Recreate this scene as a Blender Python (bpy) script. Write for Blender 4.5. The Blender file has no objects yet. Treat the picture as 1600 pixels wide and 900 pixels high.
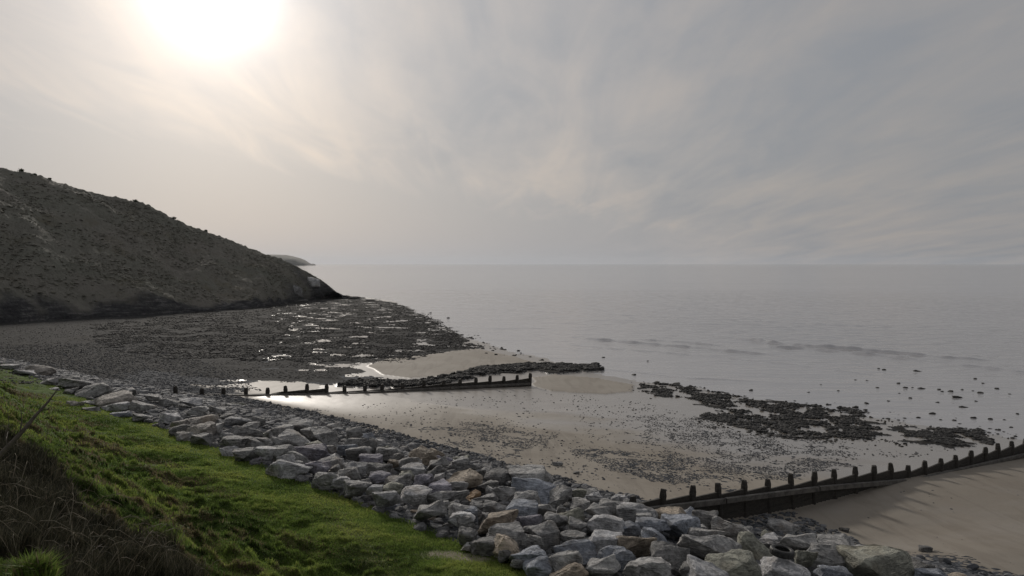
import bpy, bmesh, math, random
import numpy as np
from mathutils import Vector, Matrix, noise as mnoise

random.seed(7)
rng = np.random.default_rng(7)
R = math.radians
scene = bpy.context.scene

# ------------------------------------------------------------------ camera, world, sun, exposure
FPX, CAMZ, PITCH = 1180.0, 12.0, math.atan(38 / 1180.0)
cam = bpy.data.objects.new('camera', bpy.data.cameras.new('camera'))
scene.collection.objects.link(cam)
cam.location = (0, 0, CAMZ)
cam.rotation_euler = (math.pi / 2 - PITCH, 0, 0)
cam.data.sensor_width = 36
cam.data.lens = 36 * FPX / 1600
cam.data.clip_start = 0.1
cam.data.clip_end = 40000
scene.camera = cam

SUN_AZ, SUN_EL = R(-21.5), R(18.7)          # azimuth from +Y, towards -X
SUN_DIR = Vector((math.sin(SUN_AZ) * math.cos(SUN_EL), math.cos(SUN_AZ) * math.cos(SUN_EL), math.sin(SUN_EL)))
sun = bpy.data.objects.new('sun', bpy.data.lights.new('sun', 'SUN'))
scene.collection.objects.link(sun)
sun.data.energy = 2.0
sun.data.angle = R(5.0)
sun.data.color = (1.0, 0.93, 0.84)
sun.rotation_euler = SUN_DIR.to_track_quat('Z', 'Y').to_euler()
sun.location = (-40, 100, 60)

scene.view_settings.view_transform = 'Standard'
scene.view_settings.look = 'None'
scene.view_settings.exposure = 0.0
scene.view_settings.gamma = 1.0
scene.render.engine = 'CYCLES'
scene.cycles.use_denoising = True
scene.cycles.volume_bounces = 0
scene.cycles.max_bounces = 6
scene.cycles.diffuse_bounces = 2
scene.cycles.glossy_bounces = 3
scene.cycles.sample_clamp_indirect = 6


def ray_dir(u, v):
    return cam.rotation_euler.to_matrix() @ Vector(((u - 800) / FPX, (450 - v) / FPX, -1)).normalized()


class NT:
    """small helper for node trees"""
    def __init__(self, tree):
        self.t = tree
        tree.nodes.clear()

    def n(self, kind, **kw):
        nd = self.t.nodes.new(kind)
        for k, v in kw.items():
            if k == 'inp':
                for a, b in v.items():
                    if hasattr(b, 'is_output') or isinstance(b, bpy.types.NodeSocket):
                        self.t.links.new(b, nd.inputs[a])
                    else:
                        nd.inputs[a].default_value = b
            else:
                setattr(nd, k, v)
        return nd

    def math(self, op, a, b=None, c=None, clamp=False):
        nd = self.t.nodes.new('ShaderNodeMath')
        nd.operation = op
        nd.use_clamp = clamp
        for i, v in enumerate((a, b, c)):
            if v is None:
                continue
            if isinstance(v, bpy.types.NodeSocket):
                self.t.links.new(v, nd.inputs[i])
            else:
                nd.inputs[i].default_value = v
        return nd.outputs[0]

    def vmath(self, op, a, b=None, out=0):
        nd = self.t.nodes.new('ShaderNodeVectorMath')
        nd.operation = op
        for i, v in enumerate((a, b)):
            if v is None:
                continue
            if isinstance(v, bpy.types.NodeSocket):
                self.t.links.new(v, nd.inputs[i])
            else:
                nd.inputs[i].default_value = v
        return nd.outputs[out]

    def mix(self, f, a, b, blend='MIX'):
        nd = self.t.nodes.new('ShaderNodeMix')
        nd.data_type = 'RGBA'
        nd.blend_type = blend
        nd.clamp_result = False
        for s, v in ((nd.inputs[0], f), (nd.inputs[6], a), (nd.inputs[7], b)):
            if isinstance(v, bpy.types.NodeSocket):
                self.t.links.new(v, s)
            elif isinstance(v, (tuple, list)):
                s.default_value = tuple(v) + ((1,) if len(v) == 3 else ())
            else:
                s.default_value = v
        return nd.outputs[2]

    def ramp(self, f, stops):
        nd = self.t.nodes.new('ShaderNodeValToRGB')
        cr = nd.color_ramp
        while len(cr.elements) < len(stops):
            cr.elements.new(0.5)
        for e, (p, c) in zip(cr.elements, stops):
            e.position = p
            e.color = (c, c, c, 1) if not isinstance(c, (tuple, list)) else tuple(c) + (1,)
        self.t.links.new(f, nd.inputs[0])
        return nd.outputs[0]

    def noise(self, vec, scale, detail=4, rough=0.55, dist=0.0):
        return self.n('ShaderNodeTexNoise', inp={'Vector': vec, 'Scale': scale, 'Detail': detail,
                                                 'Roughness': rough, 'Distortion': dist}).outputs[0]


# ---- sky: Nishita air behind a thin veil of cloud that scatters the low sun forward
world = bpy.data.worlds.new('World')
scene.world = world
world.use_nodes = True
W = NT(world.node_tree)
sky = W.n('ShaderNodeTexSky', sky_type='NISHITA', sun_disc=False, sun_elevation=SUN_EL,
          sun_rotation=SUN_AZ, altitude=10, air_density=1.2, dust_density=3.0, ozone_density=1.0)
d = W.n('ShaderNodeTexCoord').outputs['Generated']
dn = W.vmath('NORMALIZE', d)
sep = W.n('ShaderNodeSeparateXYZ', inp={0: dn})
dx, dy, dz = sep.outputs
cosang = W.vmath('DOT_PRODUCT', dn, tuple(SUN_DIR), out=1)
ang = W.math('MULTIPLY', W.math('ARCCOSINE', W.math('MINIMUM', cosang, 0.99999)), 180 / math.pi)
broad = W.math('MULTIPLY', W.math('EXPONENT', W.math('MULTIPLY', ang, -1 / 21.0)), 0.40)
def gauss(a, wdeg, amp):
    q = W.math('DIVIDE', a, wdeg)
    return W.math('MULTIPLY', W.math('EXPONENT', W.math('MULTIPLY', W.math('MULTIPLY', q, q), -1.0)), amp)
glow = W.math('ADD', gauss(ang, 8.0, 0.20), gauss(ang, 2.85, 1.8))
el = W.math('MULTIPLY', W.math('ARCSINE', dz), 180 / math.pi)
elp = W.math('MAXIMUM', el, 0.0)
# cloud plane projection of the direction
den = W.math('ADD', W.math('MAXIMUM', dz, 0.0), 0.10)
px_ = W.math('DIVIDE', dx, den)
py_ = W.math('DIVIDE', dy, den)
cp = W.n('ShaderNodeCombineXYZ', inp={0: px_, 1: py_, 2: 0.0}).outputs[0]
def mapped(rot, sc, loc=(0, 0, 0)):
    m = W.n('ShaderNodeMapping', inp={0: cp})
    m.inputs['Rotation'].default_value = (0, 0, rot)
    m.inputs['Scale'].default_value = sc
    m.inputs['Location'].default_value = loc
    return m.outputs[0]
n1 = W.noise(mapped(R(12), (0.95, 0.26, 1)), 1.0, 6, 0.55, 0.7)
n2 = W.noise(mapped(R(5), (3.4, 0.8, 1), (3, 1, 0)), 1.0, 6, 0.6, 0.8)
n3 = W.noise(mapped(R(30), (1.5, 0.8, 1), (7, 2, 0)), 1.0, 5, 0.55, 0.6)
cl = W.math('ADD', W.math('MULTIPLY', n1, 0.42), W.math('ADD', W.math('MULTIPLY', n2, 0.33), W.math('MULTIPLY', n3, 0.25)))
cover = W.ramp(cl, [(0.40, 0.0), (0.60, 1.0)])
e1, e2 = ray_dir(0, 185), ray_dir(1050, 385)
en = e1.cross(e2).normalized()
if en.z < 0: en = -en
edge = W.math('ADD', W.vmath('DOT_PRODUCT', dn, tuple(en), out=1), W.math('MULTIPLY', W.math('SUBTRACT', n2, 0.5), 0.10))
deck = W.ramp(edge, [(0.0, 0.0), (0.045, 1.0)])
deck = W.math('MAXIMUM', deck, W.ramp(dx, [(0.05, 0.0), (0.35, 1.0)]))
cover = W.math('ADD', W.math('MULTIPLY', cover, deck), W.math('MULTIPLY', W.math('SUBTRACT', 1.0, deck), 0.22))
lum = W.math('ADD', W.math('ADD', 0.285, broad), glow)
# the lowest few degrees brighten towards the sun's side
azf = W.ramp(W.math('DIVIDE', ang, 70.0), [(0.1, 1.0), (0.82, 0.0)])
hor = W.math('MULTIPLY', W.math('MULTIPLY', W.math('EXPONENT', W.math('MULTIPLY', elp, -1 / 2.2)), azf), 0.06)
lum = W.math('ADD', lum, hor)
modu = W.math('ADD', 0.88, W.math('MULTIPLY', cover, W.math('MULTIPLY', 0.26, W.math('SUBTRACT', 1.0, W.math('MULTIPLY', W.ramp(dx, [(0.1, 0.0), (0.4, 1.0)]), 0.35)))))
lum = W.math('MULTIPLY', lum, modu)
tint = W.mix(cover, (0.94, 0.985, 1.06), (1.03, 0.99, 0.985))
warm = W.ramp(W.math('DIVIDE', ang, 60.0), [(0.0, 0.6), (0.65, 0.7), (1.0, 0.3)])
warm = W.math('MULTIPLY', warm, W.math('ADD', 0.15, W.math('MULTIPLY', deck, 0.85)))
tint = W.mix(warm, tint, W.mix(cover, (0.955, 0.985, 1.06), (1.085, 0.99, 0.925)))
veil = W.vmath('SCALE', tint)
W.t.links.new(lum, veil.node.inputs['Scale'])
bg1 = W.n('ShaderNodeBackground', inp={0: veil, 1: 1.0})
bg2 = W.n('ShaderNodeBackground', inp={0: sky.outputs[0], 1: 0.05})
mx = W.n('ShaderNodeMixShader', inp={0: 0.08})
W.t.links.new(bg1.outputs[0], mx.inputs[1])
W.t.links.new(bg2.outputs[0], mx.inputs[2])
wo = W.n('ShaderNodeOutputWorld')
W.t.links.new(mx.outputs[0], wo.inputs[0])

# ------------------------------------------------------------------ object bookkeeping
def tag(o, label=None, cat=None, group=None, kind=None):
    if label: o['label'] = label
    if cat: o['category'] = cat
    if group: o['group'] = group
    if kind: o['kind'] = kind
    return o

def link(o, parent=None):
    scene.collection.objects.link(o)
    if parent is not None:
        o.parent = parent
    return o

def empty(name, loc, rz=0):
    o = bpy.data.objects.new(name, None)
    o.empty_display_size = 0.3
    o.location = loc
    o.rotation_euler = (0, 0, rz)
    return link(o)

def mesh_np(name, verts, faces, mat, attrs=None, smooth=True, parent=None):
    """verts (n,3), faces (m,k) with constant k"""
    verts = np.ascontiguousarray(verts, dtype=np.float32)
    faces = np.ascontiguousarray(faces, dtype=np.int32)
    k = faces.shape[1]
    me = bpy.data.meshes.new(name)
    me.vertices.add(len(verts))
    me.vertices.foreach_set('co', verts.ravel())
    me.loops.add(faces.size)
    me.loops.foreach_set('vertex_index', faces.ravel())
    me.polygons.add(len(faces))
    me.polygons.foreach_set('loop_start', np.arange(0, faces.size, k, dtype=np.int32))
    me.polygons.foreach_set('use_smooth', np.full(len(faces), smooth, dtype=bool))
    me.update(calc_edges=True)
    for an, av in (attrs or {}).items():
        a = me.attributes.new(an, 'FLOAT', 'POINT')
        a.data.foreach_set('value', np.ascontiguousarray(av, dtype=np.float32))
    me.materials.append(mat)
    return link(bpy.data.objects.new(name, me), parent)

# ------------------------------------------------------------------ vector noise
_perm = np.random.default_rng(3).permutation(4096)
_grad = np.random.default_rng(4).uniform(0, 2 * np.pi, 4096)
def pn(x, y, seed=0):
    x = np.asarray(x, float) + seed * 17.13
    y = np.asarray(y, float) + seed * 7.77
    xi = np.floor(x).astype(np.int64); yi = np.floor(y).astype(np.int64)
    xf = x - xi; yf = y - yi
    u = xf * xf * xf * (xf * (xf * 6 - 15) + 10); v = yf * yf * yf * (yf * (yf * 6 - 15) + 10)
    def g(i, j, fx, fy):
        h = _perm[(_perm[i & 4095] + j) & 4095]
        a = _grad[h]
        return np.cos(a) * fx + np.sin(a) * fy
    a = g(xi, yi, xf, yf); b = g(xi + 1, yi, xf - 1, yf)
    c = g(xi, yi + 1, xf, yf - 1); e = g(xi + 1, yi + 1, xf - 1, yf - 1)
    return ((a * (1 - u) + b * u) * (1 - v) + (c * (1 - u) + e * u) * v) * 1.5
def fbm(x, y, oct=4, seed=0, gain=0.5):
    s = 0; amp = 1; f = 1
    for i in range(oct):
        s = s + amp * pn(x * f, y * f, seed + i * 3)
        amp *= gain; f *= 2.03
    return s
def sstep(a, b, x):
    t = np.clip((x - a) / (b - a), 0, 1)
    return t * t * (3 - 2 * t)

# ------------------------------------------------------------------ terrain
NX, NY = 0.70, 0.71
def qt(x, y):
    q = (x - 0.5) * NX + (y - 19) * NY
    t = -x * 0.71 + y * 0.70
    return q, t
def toe(t):                       # outer edge of the rock armour, metres seaward of the grass edge
    return np.interp(t, [5, 15, 18.5, 25, 30, 42, 48, 55, 61, 72, 82, 90], [12.3, 12.0, 11.2, 10.8, 10.8, 10.6, 10.0, 8.8, 8.1, 6.6, 5.4, 3.5])
def Qs(t):                        # water's edge
    return np.interp(t, [-60, 11.5, 49, 90, 200, 300], [44, 46, 49, 66, 132, 160])

G1A, G1B = np.array([5.6, 30.0]), np.array([29.9, 45.2])      # near groyne (corrected below)
def seg_ad(x, y, A, B):
    d = (B - A) / np.linalg.norm(B - A)
    al = (x - A[0]) * d[0] + (y - A[1]) * d[1]
    sd = -(x - A[0]) * d[1] + (y - A[1]) * d[0]
    return al, sd

def beach_h(x, y):
    q, t = qt(x, y)
    tq = toe(t); Q = Qs(t)
    r = (q - tq) / (Q - tq)
    z = np.interp(r, [0, 0.12, 0.35, 1.0], [2.15, 1.65, 1.05, 0.02])
    z = np.where(r > 1, 0.02 - 0.02 * (q - Q), z)
    return np.maximum(z, -3.0)

def bank_h(x, y):
    q, t = qt(x, y)
    s = -q
    edge = 7.4 + 0.9 * pn(t / 9.0, 0 * t, 11)
    se = s + np.interp(t, [16, 26, 50], [0, 1.0, 2.3]) * sstep(0.3, 1.6, s)
    prof = np.interp(se, [-2, 0, 4.5, 6.5, 8.5, 10.5, 12.5, 16, 30, 60],
                     [3.75, 4.05, 4.5, 5.2, 6.6, 8.0, 9.15, 9.9, 11.5, 14])
    ledge = 1 - sstep(4.0, 4.7, y + 0.2 * pn(x / 1.5, 0 * x, 12) + 0.10 * (x + 2.5) + 1.3 * np.maximum(0, x + 2.5))
    prof = prof + (np.maximum(10.38, prof) - prof) * ledge * sstep(9, 12, s)
    lump = sstep(0.5, 5, s) * (1 - ledge)
    z = prof + lump * (0.28 * pn(x / 3.2, y / 3.2, 21) + 0.12 * pn(x / 1.3, y / 1.3, 22)) \
        + sstep(0, 2, s) * (1 - 0.7 * ledge) * (0.045 * pn(x / 0.55, y / 0.55, 23) + (0.04 + 0.10 * sstep(2.0, 5, s)) * pn(x / 0.8, y / 0.8, 24) + (0.03 + 0.07 * sstep(2.0, 5, s)) * sstep(0.1, 0.6, pn(x / 0.35, y / 0.35, 25)))
    return z

def base_h(x, y):
    """smooth ground used to place things"""
    x = np.asarray(x, float); y = np.asarray(y, float)
    q, t = qt(x, y)
    tq = toe(t)
    zb = beach_h(x, y)
    strip = 4.05 + (2.15 - 4.05) * np.clip(q / tq, 0, 1) ** 0.9
    z = np.where(q > tq, zb, strip)
    al, sd = seg_ad(x, y, G1A, G1B)
    scour = sstep(0.32, -0.02, sd) * sstep(-9, -4, sd) * sstep(-6, 1, al) * (1 - sstep(8, 19, al)) * sstep(-1, 1.5, q - tq)
    z = z - 0.6 * scour
    if z.ndim == 0:
        return bank_h(x, y) if q < 0 else z
    k = q < 0
    if k.any():
        z = np.array(z); z[k] = bank_h(x[k], y[k])
    return z

def ray(u, v):
    c = Vector(((u - 800) / FPX, (450 - v) / FPX, -1)).normalized()
    return cam.rotation_euler.to_matrix() @ c

def at(u, v, hf=None, lift=0.0):
    hf = hf or base_h
    dd = np.array(ray(u, v))
    s = np.concatenate([np.arange(1.5, 60, 0.05), np.arange(60, 400, 0.2)])
    X = dd[0] * s; Y = dd[1] * s; Z = CAMZ + dd[2] * s
    hit = np.nonzero(Z <= hf(X, Y) + lift)[0]
    i = hit[0] if len(hit) else len(s) - 1
    return np.array([X[i], Y[i], Z[i]])

LU = np.arange(-200, 1816, 4.0); LV = np.concatenate([np.arange(452, 620, 1.0), np.arange(620, 952, 3.0)])
def _lattice():
    U, V = np.meshgrid(LU, LV, indexing='ij'); sh = U.shape
    M = np.array(cam.rotation_euler.to_matrix())
    c = np.stack([(U.ravel() - 800) / FPX, (450 - V.ravel()) / FPX, -np.ones(U.size)], 1)
    D = c @ M.T; D = D / np.linalg.norm(D, axis=1)[:, None]
    out = np.full(U.size, np.nan); act = np.arange(U.size); s = np.full(U.size, 2.5)
    while len(act):
        sa = s[act]; st = np.maximum(0.1, sa * 0.011); s2 = sa + st
        d_ = D[act]; gap = CAMZ + d_[:, 2] * s2 - base_h(d_[:, 0] * s2, d_[:, 1] * s2)
        hit = gap <= 0
        if hit.any():                         # bisect inside the last step
            h = act[hit]; lo = sa[hit]; hi = s2[hit]; dh = D[h]
            for _ in range(5):
                mid = (lo + hi) / 2
                g = CAMZ + dh[:, 2] * mid - base_h(dh[:, 0] * mid, dh[:, 1] * mid) <= 0
                hi = np.where(g, mid, hi); lo = np.where(g, lo, mid)
            out[h] = hi
        s[act] = s2
        act = act[~hit & (s2 < 420)]
    return out.reshape(sh)
_LAT = None
def at_many(U, V, lift=0.0):
    """photo positions to ground points, through a lattice of ray hits"""
    global _LAT
    if _LAT is None: _LAT = _lattice()
    U = np.asarray(U, float); V = np.asarray(V, float)
    fi = np.clip((U - LU[0]) / 4.0, 0, len(LU) - 1.001); fj = np.clip(np.interp(V, LV, np.arange(len(LV))), 0, len(LV) - 1.001)
    i = fi.astype(int); j = fj.astype(int); a = fi - i; b = fj - j
    q4 = np.stack([_LAT[i, j], _LAT[i + 1, j], _LAT[i, j + 1], _LAT[i + 1, j + 1]])
    w4 = np.stack([(1 - a) * (1 - b), a * (1 - b), (1 - a) * b, a * b])
    s = (q4 * w4).sum(0)
    jump = np.nanmax(q4, 0) - np.nanmin(q4, 0) > 0.12 * np.nanmin(q4, 0)
    s = np.where(jump, q4[0], s)
    ok = ~np.isnan(s); s = np.where(ok, s, 400.0)
    M = np.array(cam.rotation_euler.to_matrix())
    c = np.stack([(U - 800) / FPX, (450 - V) / FPX, -np.ones_like(U)], 1)
    D = c @ M.T; D = D / np.linalg.norm(D, axis=1)[:, None]
    return D * s[:, None] + np.array([0, 0, CAMZ]), ok

# groyne ends from where they meet the sand
p = at(1000, 800); q_ = at(1600, 712)
G1A = p[:2].copy(); G1B = q_[:2].copy()
p = at(262, 616); q_ = at(829, 603)
G2A = p[:2].copy(); G2B = q_[:2].copy()
print('groynes', G1A, G1B, G2A, G2B)
_LAT = None

def wpoly(pts):
    return at_many([p[0] for p in pts], [p[1] for p in pts])[0][:, :2]

def inpoly(x, y, poly):
    ins = np.zeros(np.shape(x), bool)
    n = len(poly)
    for i in range(n):
        x1, y1 = poly[i]; x2, y2 = poly[(i + 1) % n]
        if y1 == y2: continue
        c = ((y1 > y) != (y2 > y)) & (x < (x2 - x1) * (y - y1) / (y2 - y1) + x1)
        ins ^= c
    return ins

def soft(x, y, poly, wob, scale, seed):
    """polygon mask with a wandering edge"""
    ox = x + wob * fbm(x / scale, y / scale, 3, seed)
    oy = y + wob * fbm(x / scale, y / scale, 3, seed + 5)
    return inpoly(ox, oy, poly).astype(float)

PX = dict(
    reef=[(-160, 470), (350, 470), (460, 462), (530, 460), (600, 470), (640, 482), (690, 503), (728, 530), (742, 545),
          (690, 552), (640, 565), (575, 570), (530, 588), (480, 597), (300, 588), (240, 575), (-160, 566)],
    reef_dark=[(140, 508), (300, 488), (440, 470), (530, 461), (600, 470), (640, 482), (690, 503), (728, 530), (742, 545),
               (690, 552), (640, 563), (560, 566), (430, 566), (250, 560), (160, 545)],
    ridge=[(690, 590), (760, 576), (830, 570), (936, 571), (938, 581), (870, 584), (830, 580), (760, 586), (700, 598)],
    ridge_foot=[(520, 604), (560, 596), (650, 597), (700, 590), (705, 602), (640, 608)],
    skerry=[(1010, 600), (1060, 600), (1120, 612), (1180, 625), (1240, 630), (1310, 636), (1338, 645),
            (1368, 660), (1360, 680), (1330, 686), (1250, 680), (1180, 672), (1100, 655), (1130, 640), (1060, 624), (1000, 612)],
    skerry_east=[(1385, 674), (1440, 668), (1540, 672), (1556, 685), (1520, 700), (1440, 695), (1400, 690)],
    bar=[(578, 573), (600, 562), (720, 548), (748, 545), (810, 560), (862, 572), (830, 574), (740, 586), (640, 592), (600, 586)],
    bar_tip=[(830, 590), (870, 585), (940, 592), (988, 602), (988, 613), (940, 617), (860, 612), (832, 600)],
    reef_left=[(-160, 500), (100, 500), (170, 545), (420, 575), (300, 590), (240, 592), (120, 587), (-160, 566)],
    reef_low=[(180, 572), (420, 577), (520, 583), (640, 583), (640, 625), (180, 640)],
    reef_up=[(-160, 462), (350, 462), (420, 478), (440, 530), (400, 566), (-160, 572)],
    shelf=[(200, 570), (420, 574), (500, 584), (600, 590), (520, 602), (440, 593), (330, 592), (240, 600)],
    damp_sand=[(240, 592), (500, 594), (510, 606), (400, 618), (260, 618)],
    pebble_west=[(680, 668), (760, 660), (860, 685), (850, 705), (760, 703)],
    pebble_mid=[(880, 712), (960, 700), (1080, 712), (1190, 728), (1330, 722), (1320, 735), (1190, 752), (1060, 752), (960, 742)],
    pebble_low=[(1000, 650), (1150, 650), (1340, 700), (1300, 722), (1150, 715), (1000, 690)],
)
WP = {k: wpoly(v) for k, v in PX.items()}

def pool_noise(x, y):
    return fbm(x / 5.0, y / 5.0, 4, 40, 0.6)

def terrain(x, y):
    """final ground height and surface masks"""
    q, t = qt(x, y)
    z = base_h(x, y)
    m_bar = np.maximum(soft(x, y, WP['bar'], 0.5, 6, 37), soft(x, y, WP['bar_tip'], 0.4, 5, 38))
    m_reef = soft(x, y, WP['reef'], 3.0, 9, 31) * (1 - m_bar)
    m_dark = soft(x, y, WP['reef_dark'], 5.0, 12, 32) * (1 - m_bar)
    m_ridge = np.maximum(soft(x, y, WP['ridge'], 1.4, 2.5, 33), soft(x, y, WP['ridge_foot'], 0.7, 3, 34))
    m_sk = np.maximum(soft(x, y, WP['skerry'], 1.6, 3.5, 35), soft(x, y, WP['skerry_east'], 1.6, 3.5, 36))
    m_sk = m_sk * sstep(-0.25, 0.05, fbm(x / 2.2, y / 2.2, 3, 205, 0.6))
    m_dark = m_dark * (0.25 + 0.75 * sstep(-0.4, -0.1, fbm(x / 5, y / 5, 3, 201, 0.6)))
    beach = (q > toe(t)).astype(float)
    pn_ = pool_noise(x, y)
    pool = m_reef * sstep(0.42, 0.50, pn_) * (1 - soft(x, y, WP['reef_left'], 2, 8, 39)) * (1 - soft(x, y, WP['reef_low'], 2, 8, 41)) * (1 - 0.93 * soft(x, y, WP['reef_up'], 2, 8, 42)) * (1 - m_bar)
    z = z + beach * (0.02 * fbm(x / 6, y / 6, 3, 50) + 0.006 * pn(x / 0.7, y / 0.7, 51))
    z = z + m_reef * (1 - pool) * (0.10 * np.abs(fbm(x / 2.5, y / 2.5, 3, 52)))
    z = z + m_ridge * 0.22 + m_sk * 0.06 + m_bar * 0.07
    # shingle: band below the armour, plus the bank on the left
    sh_w = np.interp(t, [-20, 10, 30, 50, 62, 75, 100], [0.5, 1.0, 1.8, 2.6, 6.0, 20.0, 35.0])
    shn = fbm(x / 3, y / 3, 3, 55)
    al, sd = seg_ad(x, y, G1A, G1B)
    shingle = 1 - sstep(-0.6, 0.6, (q - toe(t)) - sh_w * (1 + 0.6 * shn))
    lee = (sd < 0) & (al > -12)
    toeband = 1 - sstep(1.5, 5.5, (q - toe(t)) + 2.0 * shn + np.clip(al - 3, 0, 50) * 0.25)
    shingle = np.where(lee, np.maximum(toeband, 0) * (q > 0), shingle)
    shingle = np.maximum(shingle, m_reef * (1 - pool) * 0.95)
    peb = 0
    for k, s in (('pebble_west', 61), ('pebble_mid', 62), ('pebble_low', 63)):
        peb = np.maximum(peb, soft(x, y, WP[k], 2.5, 5, s) * (0.55 if k == 'pebble_low' else 0.8))
    peb = peb * sstep(-0.15, 0.35, fbm(x / 1.6, y / 1.6, 3, 66))
    shingle = np.maximum(shingle, peb * 0.55)
    shingle = np.maximum(shingle, soft(x, y, WP['shelf'], 1.2, 3, 43))
    # wetness: the lower beach keeps a film of water, pools are mirrors
    wet = 1 - sstep(0.75, 1.25, z + 0.22 * fbm(x / 11, y / 5, 3, 70) - 0.16 * np.clip((t - 40) / 30, 0, 1) * 0)
    wet = np.minimum(wet, 1 - 0.30 * sstep(35, 50, t)); wet = np.maximum(wet, sstep(35, 55, t) * 0.7 * (1 - sstep(1.5, 1.9, z)))
    wet = wet * (1 - 0.85 * m_bar) * (1 - 0.8 * soft(x, y, WP['reef_left'], 2, 8, 39))
    wet = np.where((sd < 0) & (al > -8) & (al < 40), wet * 0.0 + 0.18 * sstep(-0.2, 0.6, fbm(x / 5, y / 3, 3, 72)), wet)
    wet = wet * (1 - 0.6 * soft(x, y, WP['damp_sand'], 1.0, 3, 44))
    wet = np.maximum(wet, pool)
    damp = sstep(0.3, -0.3, sd) * (al > -12)
    dark = np.clip(np.maximum(m_dark * (1 - pool), 0.8 * m_reef * (1 - pool)) + m_ridge + m_sk, 0, 1)
    return z, dict(shingle=np.clip(shingle, 0, 1), wet=np.clip(wet, 0, 1), weed=dark, damp=damp)

# polar grid around the view point
def polar(r0, r1, k, a0, a1, na):
    n = int(math.log(r1 / r0) / k) + 1
    r = r0 * np.exp(np.linspace(0, math.log(r1 / r0), n))
    a = np.radians(np.linspace(a0, a1, na))
    RR, AA = np.meshgrid(r, a, indexing='ij')
    return RR * np.sin(AA), RR * np.cos(AA), n

def grid_faces(n, m):
    i = np.arange(n * m).reshape(n, m)
    return np.stack([i[:-1, :-1], i[:-1, 1:], i[1:, 1:], i[1:, :-1]], -1).reshape(-1, 4)

def compact(verts, faces, attrs=None):
    used = np.unique(faces)
    mp = np.full(len(verts), -1, np.int64); mp[used] = np.arange(len(used))
    return verts[used], mp[faces], {k: v[used] for k, v in (attrs or {}).items()}

# ------------------------------------------------------------------ materials
def new_mat(name):
    m = bpy.data.materials.new(name)
    m.use_nodes = True
    return m, NT(m.node_tree)

def finish(T, col, rough=0.8, bump=None, bstr=0.4, bdist=0.02, ior=1.45, spec=0.5, extra=None):
    b = T.n('ShaderNodeBsdfPrincipled')
    for key, v in (('Base Color', col), ('Roughness', rough), ('IOR', ior), ('Specular IOR Level', spec)):
        if isinstance(v, bpy.types.NodeSocket):
            T.t.links.new(v, b.inputs[key])
        elif isinstance(v, tuple):
            b.inputs[key].default_value = v + (1,)
        else:
            b.inputs[key].default_value = v
    if bump is not None:
        bn = T.n('ShaderNodeBump', inp={'Height': bump, 'Distance': bdist})
        if isinstance(bstr, bpy.types.NodeSocket):
            T.t.links.new(bstr, bn.inputs['Strength'])
        else:
            bn.inputs['Strength'].default_value = bstr
        T.t.links.new(bn.outputs[0], b.inputs['Normal'])
    o = T.n('ShaderNodeOutputMaterial')
    T.t.links.new(b.outputs[0], o.inputs[0])
    return b

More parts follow.
